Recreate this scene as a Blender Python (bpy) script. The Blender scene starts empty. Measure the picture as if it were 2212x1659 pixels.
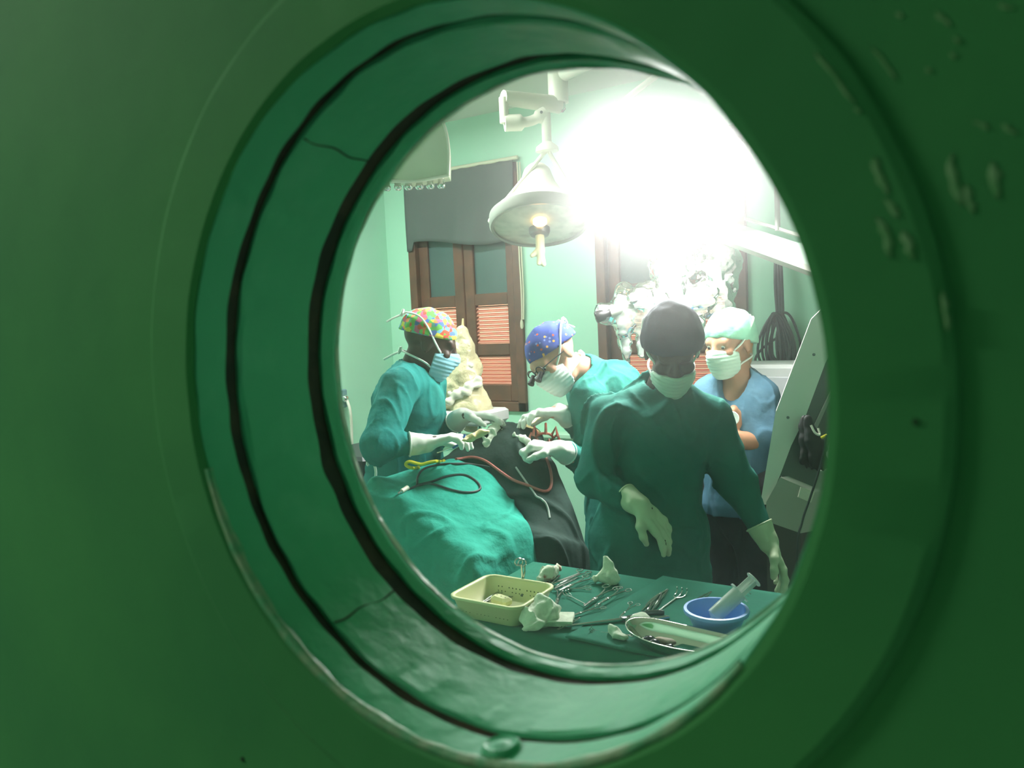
import bpy, math, random
import numpy as np
import openvdb as vdb
from mathutils import Vector, Matrix
from mathutils.bvhtree import BVHTree

HAZE_AMT, HAZE_ROUGH, HAZE_IOR, HAZE_DIFF = 0.09, 0.9, 1.105, 0.006
MAIN_L, CEIL_W, DOME_W = 54.0, 29.0, 420.0
PI = math.pi
rnd = random.Random(7)
SC = bpy.context.scene
COL = SC.collection

# ------------------------------------------------------------------ camera (fitted to the porthole rings)
# world: X along the door to the right, Y into the room, Z up; the porthole centre is (0, 0, 1.63) on the door face
FPX, CX, CY = 1700.0, 1106.0, 829.5
TH, PITCH, ROLL = math.radians(32.6), math.radians(4.71), math.radians(2.60)
_R = np.array([[math.cos(ROLL), math.sin(ROLL), 0], [-math.sin(ROLL), math.cos(ROLL), 0], [0, 0, 1.0]])
_ri = _R @ np.array([1, 0, 0.0])
_up = _R @ np.array([0, -math.cos(PITCH), -math.sin(PITCH)])
_fw = _R @ np.array([0, -math.sin(PITCH), math.cos(PITCH)])
_X = math.cos(TH) * _ri - math.sin(TH) * _fw
_N = math.sin(TH) * _ri + math.cos(TH) * _fw
CAMW = np.stack([_X, _N, _up])                      # camera (x right, y down, z forward) -> world
HOLE = np.array([0, 0, 1.63])
CAM = HOLE - CAMW @ np.array([-0.03715, 0.00551, 0.36903])
cr, cd, cf = CAMW[:, 0], CAMW[:, 1], CAMW[:, 2]      # camera right / down / forward in the world

def ray(px, py):
    return CAMW @ np.array([(px - CX) / FPX, (py - CY) / FPX, 1.0])
def at(px, py, d):
    return CAM + d * ray(px, py)
def onz(px, py, z):
    r = ray(px, py); return CAM + r * ((z - CAM[2]) / r[2])
def ony(px, py, y):
    r = ray(px, py); return CAM + r * ((y - CAM[1]) / r[1])
def onx(px, py, x):
    r = ray(px, py); return CAM + r * ((x - CAM[0]) / r[0])
def cv(x, d, f):                                      # a direction given in camera terms (right, down, forward)
    return x * cr + d * cd + f * cf

cam_data = bpy.data.cameras.new('camera')
cam = bpy.data.objects.new('camera', cam_data); COL.objects.link(cam)
cam_data.sensor_width = 36.0
cam_data.lens = FPX / 2212.0 * 36.0
cam_data.clip_start = 0.01
M = Matrix.Identity(4)
for i in range(3):
    M[i][0] = cr[i]; M[i][1] = -cd[i]; M[i][2] = -cf[i]; M[i][3] = CAM[i]
cam.matrix_world = M
cam_data.dof.use_dof = True
cam_data.dof.focus_distance = 2.6
cam_data.dof.aperture_fstop = 9.5
SC.camera = cam

# ------------------------------------------------------------------ world, sun, lamps, exposure
SC.view_settings.view_transform = 'Standard'
SC.view_settings.look = 'None'
SC.view_settings.gamma = 1.0
SC.view_settings.exposure = 0.95
SC.view_settings.use_curve_mapping = False
world = bpy.data.worlds.new('world'); SC.world = world
world.use_nodes = True
wb = world.node_tree.nodes['Background']
wb.inputs['Color'].default_value = (0.80, 0.92, 1.0, 1)
wb.inputs['Strength'].default_value = 0.55

def light(name, kind, loc, energy, color=(1, 1, 1), size=None, size_y=None, aim=None, **kw):
    l = bpy.data.lights.new(name, kind); l.energy = energy; l.color = color
    if kind == 'AREA':
        l.shape = 'RECTANGLE' if size_y else 'SQUARE'; l.size = size
        if size_y: l.size_y = size_y
    for k, v in kw.items(): setattr(l, k, v)
    o = bpy.data.objects.new(name, l); COL.objects.link(o); o.location = Vector(loc)
    if aim is not None:
        o.rotation_euler = (Vector(aim) - Vector(loc)).to_track_quat('-Z', 'Y').to_euler()
    return o

ROOM_Y0, ROOM_Y1 = 0.112, 3.62          # inside faces of the door wall and the window wall
ROOM_X0, ROOM_X1 = -3.18, 1.55
ROOM_H = 2.86
light('sun_offscreen', 'SUN', (-2, 9, 6), 9.0, (1.0, 0.86, 0.70), aim=(-1.2, 13.0, 0.0), angle=0.01)
# ceiling light of the corridor the picture is taken from; it lights the door face
light('corridor_ceiling_light_offscreen', 'AREA', (-1.7, -0.75, 2.66), 11.5, (0.95, 1.0, 0.84), 1.2, 0.10, aim=(-1.7, -0.75, 0))

# general ceiling light of the theatre, out of the picture to the left: it is what lights the walls and the tops of the lamp arms
light('ceiling_light_offscreen', 'AREA', (-2.35, 2.30, ROOM_H - 0.06), CEIL_W, (0.94, 1.0, 0.98), 1.2, 0.12, aim=(-2.35, 2.30, 0))

# ------------------------------------------------------------------ materials
MATS = {}
def mat(name, col, rough=0.6, metal=0.0, col2=None, nscale=8.0, ncut=(0.4, 0.65), bump=0.0, bscale=30.0, spec=0.5,
        trans=0.0, emit=None, estr=0.0, alpha=1.0, sheen=0.0, bdist=0.01, subsurf=0.0, coat=0.0):
    m = bpy.data.materials.new(name); m.use_nodes = True
    nt = m.node_tree; b = nt.nodes['Principled BSDF']
    b.inputs['Base Color'].default_value = (*col, 1)
    b.inputs['Roughness'].default_value = rough
    b.inputs['Metallic'].default_value = metal
    b.inputs['Specular IOR Level'].default_value = spec
    b.inputs['Transmission Weight'].default_value = trans
    b.inputs['Alpha'].default_value = alpha
    b.inputs['Coat Weight'].default_value = coat
    if emit:
        b.inputs['Emission Color'].default_value = (*emit, 1)
        b.inputs['Emission Strength'].default_value = estr
    tc = None
    if col2 or bump:
        tc = nt.nodes.new('ShaderNodeTexCoord')
    if col2:
        n = nt.nodes.new('ShaderNodeTexNoise'); n.inputs['Scale'].default_value = nscale; n.inputs['Detail'].default_value = 6
        nt.links.new(tc.outputs['Object'], n.inputs['Vector'])
        r = nt.nodes.new('ShaderNodeValToRGB')
        r.color_ramp.elements[0].position = ncut[0]; r.color_ramp.elements[0].color = (*col, 1)
        r.color_ramp.elements[1].position = ncut[1]; r.color_ramp.elements[1].color = (*col2, 1)
        nt.links.new(n.outputs['Fac'], r.inputs['Fac'])
        nt.links.new(r.outputs['Color'], b.inputs['Base Color'])
    if bump:
        n2 = nt.nodes.new('ShaderNodeTexNoise'); n2.inputs['Scale'].default_value = bscale; n2.inputs['Detail'].default_value = 4
        nt.links.new(tc.outputs['Object'], n2.inputs['Vector'])
        bp = nt.nodes.new('ShaderNodeBump'); bp.inputs['Strength'].default_value = bump; bp.inputs['Distance'].default_value = bdist
        nt.links.new(n2.outputs['Fac'], bp.inputs['Height'])
        nt.links.new(bp.outputs['Normal'], b.inputs['Normal'])
    MATS[name] = m
    return m

def srgb(r, g, b):
    f = lambda c: ((c / 255 + 0.055) / 1.055) ** 2.4 if c / 255 > 0.04045 else c / 255 / 12.92
    return (f(r), f(g), f(b))

wallp = mat('wall_paint', srgb(172, 220, 193), 0.5, col2=srgb(166, 215, 188), nscale=1.2, bump=0.08, bscale=14)
ceilp = mat('ceiling_paint', srgb(214, 210, 196), 0.7)
floorm = mat('floor_terrazzo', srgb(164, 156, 148), 0.4, col2=srgb(150, 144, 138), nscale=40)
doorp = mat('door_gloss_green', srgb(74, 150, 88), 0.72, col2=srgb(64, 138, 84), nscale=5, bump=0.25, bscale=16, bdist=0.004, spec=0.3)
ringp = mat('frame_gloss_green', srgb(84, 184, 138), 0.48, col2=srgb(104, 194, 150), nscale=22, ncut=(0.52, 0.75), bump=0.5, bscale=60, bdist=0.003)
gasketm = mat('gasket_rubber', srgb(44, 40, 32), 0.7, col2=srgb(70, 54, 40), nscale=40, bump=0.4, bscale=90, bdist=0.003)
chipm = mat('chipped_cream_paint', srgb(150, 178, 142), 0.5, col2=srgb(92, 170, 124), nscale=70, bump=0.6, bscale=120, bdist=0.003)
woodm = mat('window_wood', srgb(92, 62, 48), 0.55, col2=srgb(110, 72, 54), nscale=12)
slatm = mat('louvre_wood', srgb(206, 142, 120), 0.5)
shadem = mat('shade_cloth', srgb(84, 92, 88), 0.9)
panem = mat('window_glass_dull', srgb(70, 92, 90), 0.25, spec=0.6)
railm = mat('rail_cream', srgb(214, 206, 180), 0.45)
lampm = mat('lamp_enamel', srgb(226, 222, 206), 0.35)
lampgrey = mat('lamp_grey', srgb(150, 150, 142), 0.4)
chrome = mat('chrome', (0.75, 0.76, 0.74), 0.12, 1.0)
steel = mat('surgical_steel', (0.52, 0.54, 0.52), 0.22, 1.0)
steeld = mat('dark_steel', (0.18, 0.19, 0.19), 0.35, 1.0)
blackm = mat('black_plastic', srgb(26, 27, 28), 0.45)
blackrub = mat('black_rubber', srgb(20, 22, 22), 0.7)
greym = mat('grey_panel', srgb(112, 114, 110), 0.5)
whitem = mat('white_enamel', srgb(212, 210, 200), 0.4)
terram = mat('terracotta_render', srgb(236, 186, 160), 0.9)

# ------------------------------------------------------------------ mesh helpers
def wloc(o):
    v = Vector((0, 0, 0))
    while o is not None:
        v += o.location; o = o.parent
    return v
def tag(o, label=None, cat=None, group=None, kind=None):
    if label: o['label'] = label
    if cat: o['category'] = cat
    if group: o['group'] = group
    if kind: o['kind'] = kind
    return o
def thing(name, label, cat, loc=(0, 0, 0), group=None, kind=None):
    o = bpy.data.objects.new(name, None); COL.objects.link(o)
    o.location = Vector([float(c) for c in loc]); o.empty_display_size = 0.05
    return tag(o, label, cat, group, kind)
def obj(name, V, F, m, parent=None, smooth=True, origin=None, sharp=0):
    """V in world coordinates; a parent only ever carries a translation while building"""
    V = np.asarray(V, dtype=np.float64).reshape(-1, 3)
    off = np.array(wloc(parent)) if parent is not None else np.zeros(3)
    loc = np.zeros(3)
    if parent is None:
        loc = np.array(origin, float) if origin is not None else np.array([V[:, 0].mean(), V[:, 1].mean(), V[:, 2].min()])
    me = bpy.data.meshes.new(name)
    W = V - off - loc
    if isinstance(F, np.ndarray) and F.ndim == 2:
        n, k = F.shape
        me.vertices.add(len(W)); me.vertices.foreach_set('co', W.astype(np.float32).ravel())
        me.loops.add(n * k); me.loops.foreach_set('vertex_index', F.astype(np.int32).ravel())
        me.polygons.add(n); me.polygons.foreach_set('loop_start', np.arange(0, n * k, k, dtype=np.int32))
        me.update(calc_edges=True)
    else:
        me.from_pydata([tuple(v) for v in W], [], [tuple(int(i) for i in f) for f in F])
    me.validate()
    if smooth:
        me.polygons.foreach_set('use_smooth', np.ones(len(me.polygons), dtype=bool))
        if sharp: me.set_sharp_from_angle(angle=math.radians(sharp))
    ms = m if isinstance(m, (list, tuple)) else [m]
    for x in ms: me.materials.append(x)
    o = bpy.data.objects.new(name, me); COL.objects.link(o)
    o.parent = parent; o.location = Vector(loc)
    return o

class G:
    """collects shapes into one mesh"""
    def __init__(s): s.V = []; s.F = []
    def add(s, V, F):
        n = len(s.V); s.V += [np.array(v, float) for v in V]; s.F += [tuple(i + n for i in f) for f in F]; return s
    def box(s, c, size, R=None, bev=0.0):
        hx, hy, hz = np.array(size, float) / 2
        R = np.eye(3) if R is None else R
        if bev <= 0:
            P = [(x, y, z) for z in (-hz, hz) for y in (-hy, hy) for x in (-hx, hx)]
            F = [(0, 2, 3, 1), (4, 5, 7, 6), (0, 1, 5, 4), (2, 6, 7, 3), (0, 4, 6, 2), (1, 3, 7, 5)]
            return s.add([np.array(c) + R @ np.array(p) for p in P], F)
        b = min(bev, hx * .9, hy * .9, hz * .9)
        P = []
        for z, e in ((-hz, b), (-hz + b, 0), (hz - b, 0), (hz, b)):
            ax, ay = hx - e, hy - e
            P += [(ax - b, -ay, z), (ax, -ay + b, z), (ax, ay - b, z), (ax - b, ay, z), (-ax + b, ay, z), (-ax, ay - b, z), (-ax, -ay + b, z), (-ax + b, -ay, z)]
        F = [tuple(reversed(range(8)))]
        for k in range(3):
            for i in range(8):
                F.append((k * 8 + i, k * 8 + (i + 1) % 8, (k + 1) * 8 + (i + 1) % 8, (k + 1) * 8 + i))
        F.append(tuple(range(24, 32)))
        return s.add([np.array(c) + R @ np.array(p) for p in P], F)
    def tube(s, pts, r, n=8, closed=False, caps=True, flat=1.0, fdir=None):
        pts = [np.array(p, float) for p in pts]; m = len(pts)
        rs = r if hasattr(r, '__len__') else [r] * m
        V = []; F = []; prev = None
        for i in range(m):
            a = pts[(i - 1) % m] if closed or i > 0 else pts[i]
            b = pts[(i + 1) % m] if closed or i < m - 1 else pts[i]
            t = b - a; t = t / (np.linalg.norm(t) + 1e-12)
            if fdir is not None: u = np.array(fdir, float) - t * np.dot(fdir, t)
            elif prev is None:
                u = np.cross(t, (0, 0, 1)) if abs(t[2]) < 0.9 else np.cross(t, (1, 0, 0))
            else: u = prev - t * np.dot(prev, t)
            u /= np.linalg.norm(u) + 1e-12; prev = u; w = np.cross(t, u)
            for k in range(n):
                an = 2 * PI * k / n
                V.append(pts[i] + rs[i] * (math.cos(an) * u * flat + math.sin(an) * w))
        for i in range(m if closed else m - 1):
            j = (i + 1) % m
            for k in range(n):
                F.append((i * n + k, i * n + (k + 1) % n, j * n + (k + 1) % n, j * n + k))
        if not closed and caps:
            F.append(tuple(reversed(range(n)))); F.append(tuple(range((m - 1) * n, m * n)))
        return s.add(V, F)
    def lathe(s, c, axis, prof, n=48, u0=None, cap0=False, cap1=False):
        """prof: list of (radius, height along axis)"""
        axis = np.array(axis, float); axis /= np.linalg.norm(axis)
        u = np.cross(axis, (0, 0, 1)) if abs(axis[2]) < 0.9 else np.cross(axis, (1, 0, 0))
        if u0 is not None: u = np.array(u0, float)
        u /= np.linalg.norm(u); w = np.cross(axis, u); c = np.array(c, float)
        V = []; F = []
        for (r, h) in prof:
            for k in range(n):
                a = 2 * PI * k / n; V.append(c + axis * h + r * (math.cos(a) * u + math.sin(a) * w))
        for i in range(len(prof) - 1):
            for k in range(n):
                F.append((i * n + k, i * n + (k + 1) % n, (i + 1) * n + (k + 1) % n, (i + 1) * n + k))
        if cap0: F.append(tuple(reversed(range(n))))
        if cap1: F.append(tuple(range((len(prof) - 1) * n, len(prof) * n)))
        return s.add(V, F)
    def prism(s, poly, ax_u, ax_v, c, t, ax_n):
        """a flat outline (list of (u,v)) thickened by t along ax_n"""
        c = np.array(c, float); n = len(poly)
        V = [c + p[0] * ax_u + p[1] * ax_v - ax_n * t / 2 for p in poly] + [c + p[0] * ax_u + p[1] * ax_v + ax_n * t / 2 for p in poly]
        F = [tuple(reversed(range(n))), tuple(range(n, 2 * n))] + [(i, (i + 1) % n, n + (i + 1) % n, n + i) for i in range(n)]
        return s.add(V, F)
    def build(s, name, m, parent=None, smooth=False, origin=None):
        return obj(name, s.V, s.F, m, parent, smooth, origin, 48)

def smooth_path(pts, per=8, closed=False):
    P = [np.array(p, float) for p in pts]; out = []; n = len(P)
    rng = range(n) if closed else range(n - 1)
    for i in rng:
        p0 = P[(i - 1) % n] if closed or i > 0 else 2 * P[0] - P[1]
        p1 = P[i]; p2 = P[(i + 1) % n]
        p3 = P[(i + 2) % n] if closed or i + 2 < n else 2 * P[-1] - P[-2]
        for k in range(per):
            t = k / per
            out.append(0.5 * ((2 * p1) + (-p0 + p2) * t + (2 * p0 - 5 * p1 + 4 * p2 - p3) * t * t + (-p0 + 3 * p1 - 3 * p2 + p3) * t ** 3))
    if not closed: out.append(P[-1])
    return out
def rotz(a):
    c, s = math.cos(a), math.sin(a); return np.array([[c, -s, 0], [s, c, 0], [0, 0, 1.0]])
def unit(v):
    v = np.array(v, float); return v / np.linalg.norm(v)
def frame(f, up=(0, 0, 1)):
    """columns: right, forward, up"""
    f = unit(f); r = unit(np.cross(f, up)); return np.stack([r, f, np.cross(r, f)], 1)

# ---- smooth noise made of plane waves
def waves(seed, n=9):
    r = np.random.RandomState(seed); k = r.normal(size=(n, 3)); k /= np.linalg.norm(k, axis=1)[:, None]
    return k * r.uniform(0.6, 1.5, (n, 1)), r.uniform(0, 6.28, n)
def wnoise(P, seed, freq, stretch=(1, 1, 1)):
    k, ph = waves(seed); k = k * np.array(stretch) * freq
    s = 0
    for i in range(len(ph)): s = s + np.sin(P[..., 0] * k[i, 0] + P[..., 1] * k[i, 1] + P[..., 2] * k[i, 2] + ph[i])
    return s / math.sqrt(len(ph) / 2.0) / 1.6

# ---- signed-distance modelling: one continuous skin out of many joined shapes
def cone(a, ra, b, rb, flat=1.0, fax=None): return ('c', np.array(a, float), ra, np.array(b, float), rb, flat, None if fax is None else unit(fax))
def ell(c, r, R=None): return ('e', np.array(c, float), np.array(r, float), np.eye(3) if R is None else R)
def _ev(p, P):
    if p[0] == 'c':
        _, a, ra, b, rb, fl, fx = p
        Q = P - a; ab = b - a
        if fx is not None and fl != 1.0:
            Q = Q + (Q @ fx)[..., None] * fx * (1 / fl - 1); ab = ab + (ab @ fx) * fx * (1 / fl - 1)
        h = np.clip((Q @ ab) / (ab @ ab + 1e-12), 0, 1)
        d = np.linalg.norm(Q - h[..., None] * ab, axis=-1) - (ra + (rb - ra) * h)
        return d * (min(fl, 1.0) if fx is not None else 1.0)
    _, c, r, R = p
    Q = (P - c) @ R
    k0 = np.linalg.norm(Q / r, axis=-1); k1 = np.linalg.norm(Q / (r * r), axis=-1) + 1e-9
    return k0 * (k0 - 1) / k1
def _bb(p):
    if p[0] == 'c':
        r = max(p[2], p[4]) * max(1.0, p[5]); return np.minimum(p[1], p[3]) - r, np.maximum(p[1], p[3]) + r
    r = p[2].max(); return p[1] - r, p[1] + r
def sdf_mesh(prims, vox=0.008, k=0.02, sub=(), cut=(), disp=None, ks=0.006):
    lo = np.min([_bb(p)[0] for p in prims], 0) - 0.03; hi = np.max([_bb(p)[1] for p in prims], 0) + 0.03
    n = np.ceil((hi - lo) / vox).astype(int) + 1
    D = np.full(n, 0.08)
    ax = [lo[i] + vox * np.arange(n[i]) for i in range(3)]
    def block(p, pad):
        a, b = _bb(p)
        i0 = np.maximum(((a - pad - lo) / vox).astype(int), 0); i1 = np.minimum(((b + pad - lo) / vox).astype(int) + 2, n)
        sl = tuple(slice(i0[i], i1[i]) for i in range(3))
        P = np.stack(np.meshgrid(*[ax[i][sl[i]] for i in range(3)], indexing='ij'), -1)
        return sl, P
    for p in prims:
        kk = k
        if len(p) > 7: kk = p[7]
        sl, P = block(p, 0.045)
        if P.size == 0: continue
        d = _ev(p, P); a = D[sl]
        h = np.clip(0.5 + 0.5 * (a - d) / kk, 0, 1)
        D[sl] = a * (1 - h) + d * h - kk * h * (1 - h)
    for p in sub:
        sl, P = block(p, 0.03)
        if P.size == 0: continue
        d = -_ev(p, P); a = D[sl]
        h = np.clip(0.5 - 0.5 * (a - d) / ks, 0, 1)
        D[sl] = a * (1 - h) + d * h + ks * h * (1 - h)
    if disp is not None or cut:
        P = np.stack(np.meshgrid(*ax, indexing='ij'), -1)
        if disp is not None: D = D + disp(P) * (np.abs(D) < 0.079)
        for (c, nn) in cut:                           # keep the side the normal points away from
            D = np.maximum(D, (P - np.array(c)) @ unit(nn))
    D = np.clip(D, -0.08, 0.08)
    g = vdb.FloatGrid(0.08); g.copyFromArray(D.astype(np.float32))
    pts, quads = g.convertToQuads(isovalue=0.0)
    V = pts * vox + lo
    return V, quads[:, ::-1].copy()
def sdf_obj(name, prims, m, parent=None, vox=0.008, k=0.02, **kw):
    org = kw.pop('origin', None)
    V, F = sdf_mesh(prims, vox, k, **kw)
    return obj(name, V, F, m, parent, True, org)

# ---- a cloth patch through control points
def patch(ctrl, nu=40, nv=40, amp=0.004, freq=40, seed=1, stretch=(1, 1, 1), amp2=0.0, freq2=90):
    C = np.array(ctrl, float); r, c = C.shape[:2]
    def interp(A, n):
        m = A.shape[0]; out = []
        for i in range(n):
            t = i / (n - 1) * (m - 1); k = min(int(t), m - 2); t -= k
            p1, p2 = A[k], A[k + 1]; p0 = A[k - 1] if k > 0 else 2 * p1 - p2; p3 = A[k + 2] if k + 2 < m else 2 * p2 - p1
            out.append(0.5 * (2 * p1 + (p2 - p0) * t + (2 * p0 - 5 * p1 + 4 * p2 - p3) * t * t + (3 * p1 - p0 - 3 * p2 + p3) * t ** 3))
        return np.array(out)
    S = interp(C, nu); S = np.swapaxes(interp(np.swapaxes(S, 0, 1), nv), 0, 1)
    du = np.gradient(S, axis=0); dv = np.gradient(S, axis=1); N = np.cross(du, dv); N /= np.linalg.norm(N, axis=-1)[..., None] + 1e-9
    ridge = lambda x: 1.6 * np.exp(-(x / 0.16) ** 2) - 0.25 + 0.5 * x
    S = S + N * (amp * ridge(wnoise(S, seed, freq, stretch)) + amp2 * wnoise(S, seed + 5, freq2, stretch))[..., None]
    V = S.reshape(-1, 3); F = []
    for i in range(nu - 1):
        for j in range(nv - 1):
            F.append((i * nv + j, (i + 1) * nv + j, (i + 1) * nv + j + 1, i * nv + j + 1))
    return V, np.array(F)
def solidify(o, t, offset=0.0):
    md = o.modifiers.new('thickness', 'SOLIDIFY'); md.thickness = t; md.offset = offset
    return o
def bvh_of(o):
    me = o.data; L = wloc(o)
    return BVHTree.FromPolygons([v.co + L for v in me.vertices], [p.vertices[:] for p in me.polygons])
def drop(px, py, trees, lift=0.0, default=2.6):
    """the point where the sight line of a pixel meets one of the surfaces, lifted off it towards the eye"""
    r = Vector(ray(px, py)).normalized(); best = None
    for t in trees:
        h = t.ray_cast(Vector(CAM), r)
        if h[0] is not None and (best is None or h[3] < best[3]): best = h
    if best is None: return at(px, py, default)
    n = best[1] if best[1].dot(r) < 0 else -best[1]
    return np.array(best[0] + n * lift)

# ================================================================== THE SETTING
T = 0.16
def struct(o): o['kind'] = 'structure'; return o
def slab(name, x0, x1, y0, y1, z0, z1, m):
    return struct(G().box(((x0 + x1) / 2, (y0 + y1) / 2, (z0 + z1) / 2), (x1 - x0, y1 - y0, z1 - z0)).build(name, m))
slab('floor', ROOM_X0 - T, ROOM_X1 + T, -2.6, ROOM_Y1 + T, -0.1, 0, floorm)
slab('ceiling', ROOM_X0 - T, ROOM_X1 + T, -0.05, ROOM_Y1 + T, ROOM_H, ROOM_H + 0.1, ceilp)
slab('wall_left', ROOM_X0 - T, ROOM_X0, -0.05, ROOM_Y1 + T, 0, ROOM_H, wallp)
slab('wall_right', ROOM_X1, ROOM_X1 + T, -0.05, ROOM_Y1 + T, 0, ROOM_H, wallp)
# corridor: open towards the left, closed behind the camera and above
slab('wall_corridor', ROOM_X0 - 3, ROOM_X1 + 2.5, -2.6 - T, -2.6, 0, 2.8, wallp)
slab('ceiling_corridor', ROOM_X0 - 1.0, ROOM_X1 + 2.5, -2.6, -0.05, 2.7, 2.8, ceilp)
slab('wall_corridor_left', ROOM_X0 - 0.5, ROOM_X0 - 0.34, -2.6, -0.05, 0, 2.8, wallp)
slab('wall_corridor_right', ROOM_X1 + 0.6, ROOM_X1 + 0.76, -2.6, -0.05, 0, 2.8, wallp)

# window wall with two openings
def wx(px, py): return ony(px, py, ROOM_Y1)[0]
def wz(px, py): return ony(px, py, ROOM_Y1)[2]
WZ0 = wz(1142, 889); WZ1 = wz(1108, 344) - 0.02
W1 = (wx(891, 640), wx(1136, 760))
W2 = (wx(1294, 700), wx(1616, 640))
g = G()
def wbox(g, x0, x1, z0, z1, y0=ROOM_Y1, y1=ROOM_Y1 + T):
    g.box(((x0 + x1) / 2, (y0 + y1) / 2, (z0 + z1) / 2), (x1 - x0, y1 - y0, z1 - z0))
wbox(g, ROOM_X0 - T, W1[0], 0, ROOM_H); wbox(g, W1[1], W2[0], 0, ROOM_H); wbox(g, W2[1], ROOM_X1 + T, 0, ROOM_H)
for w in (W1, W2):
    wbox(g, w[0], w[1], 0, WZ0); wbox(g, w[0], w[1], WZ1, ROOM_H)
struct(g.build('wall_back', wallp))
# sunlit terracotta wall in the yard behind the louvres
struct(G().box(((W1[0] + W2[1]) / 2, ROOM_Y1 + 2.2, 1.6), (9, 0.2, 3.2)).build('wall_yard', terram))
struct(G().box((-1.2, ROOM_Y1 + 5.2, -0.15), (14, 10, 0.1)).build('ground_yard', terram))

SLAT = None
def window(name, w, splits, z_mid, rails, lean=0.0):
    """splits: x positions of the leaf edges; every leaf has a glass pane above and two louvre panels below"""
    root = thing(name, None, None, ((w[0] + w[1]) / 2, ROOM_Y1, WZ0)); root['kind'] = 'structure'
    y = ROOM_Y1 - 0.012; fr = 0.055
    g = G()
    for x in (w[0] + fr / 2, w[1] - fr / 2): g.box((x, y + 0.06, (WZ0 + WZ1) / 2), (fr, 0.14, WZ1 - WZ0), bev=0.004)
    for z in (WZ0 + fr / 2, WZ1 - fr / 2): g.box(((w[0] + w[1]) / 2, y + 0.06, z), (w[1] - w[0], 0.14, fr), bev=0.004)
    g.build('window_frame', woodm, root)
    for i in range(len(splits) - 1):
        a, b = splits[i] + 0.004, splits[i + 1] - 0.004
        st = 0.07
        gl = G()
        for x in (a + st / 2, b - st / 2): gl.box((x, y + 0.05, (WZ0 + WZ1) / 2), (st, 0.04, WZ1 - WZ0 - 2 * fr), bev=0.004)
        zs = [WZ0 + fr] + rails + [WZ1 - fr]
        for j, z in enumerate(zs):
            hgt = 0.10 if j == 0 else 0.07
            zz = z + hgt / 2 if j == 0 else (z - hgt / 2 if j == len(zs) - 1 else z)
            gl.box(((a + b) / 2, y + 0.05, zz), (b - a - 2 * st, 0.04, hgt), bev=0.004)
        leaf = gl.build('shutter_leaf', woodm, root)
        G().box(((a + b) / 2, y + 0.05, (zs[-2] + zs[-1]) / 2), (b - a - 2 * st + 0.01, 0.006, zs[-1] - zs[-2] - 0.06)).build('pane', panem, leaf)
        # louvre slats, each a piece of its own
        for j in range(len(zs) - 2):
            z0 = zs[j] + (0.10 if j == 0 else 0.035); z1 = zs[j + 1] - 0.035
            n = max(3, int(round((z1 - z0) / 0.0225)))
            sx = b - a - 2 * st
            me = None
            for k in range(n):
                zc = z0 + (k + 0.5) * (z1 - z0) / n
                if me is None:
                    an = math.radians(38); R = np.array([[1, 0, 0], [0, math.cos(an), -math.sin(an)], [0, math.sin(an), math.cos(an)]])
                    o = G().box(((a + b) / 2, y + 0.05, zc), (sx, 0.026, 0.0045), R=R).build('slat', slatm, leaf)
                    # recentre so that copies can share the mesh
                    dz = zc - wloc(leaf).z
                    for v in o.data.vertices: v.co.z -= dz
                    o.location.z = dz; me = o.data
                else:
                    o = bpy.data.objects.new('slat', me); COL.objects.link(o); o.parent = leaf
                    o.location.z = zc - wloc(leaf).z
    return root
rl = [wz(1070, 755), wz(1060, 646)]
w1m = wx(1003, 700)
win1 = window('window_1', W1, [W1[0] + 0.05, w1m, W1[1] - 0.05], None, rl)
tag(win1, 'dark brown louvred window behind the surgeon in the patterned cap, its top hung with grey cloth', None)
w2m = (W2[0] + W2[1]) / 2
win2 = window('window_2', W2, [W2[0] + 0.05, w2m, W2[1] - 0.05], None, rl)
tag(win2, 'dark brown louvred window behind the plastic covered microscope', None)

# grey cloth over the upper half of the first window, hung from a cream rail
a = ony(872, 372, ROOM_Y1 - 0.03); b = ony(1118, 338, ROOM_Y1 - 0.03)
a[2] = b[2] = WZ1 + 0.02
rail = thing('curtain_rail', 'cream curtain rail fixed above the louvred window with the grey cloth', 'rail', (a + b) / 2)
G().tube([a, b], 0.011, 10).build('rod', railm, rail, True)
for t in (0.04, 0.96):
    p = a + (b - a) * t; G().tube([p, p + np.array([0, 0.03, 0])], 0.008, 8).build('bracket', railm, rail, True)
V = []; nu, nv = 18, 40
zb = wz(1000, 528)
for i in range(nu):
    for j in range(nv):
        s = j / (nv - 1); t = i / (nu - 1)
        x = W1[0] + 0.005 + s * (W1[1] - W1[0] - 0.02)
        low = zb + 0.03 * math.sin(s * 5 + 1) * t - (0.05 if s < 0.06 else 0)
        V.append((x, ROOM_Y1 - 0.032 - 0.012 * t * math.sin(s * 14) - 0.004 * math.sin(s * 37 + t * 3), WZ1 + 0.012 - t * (WZ1 - low)))
F = [(i * nv + j, i * nv + j + 1, (i + 1) * nv + j + 1, (i + 1) * nv + j) for i in range(nu - 1) for j in range(nv - 1)]
o = obj('window_cloth', V, F, shadem); solidify(o, 0.002)
tag(o, 'dark grey cloth hanging over the upper half of the louvred window', 'cloth')
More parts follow.
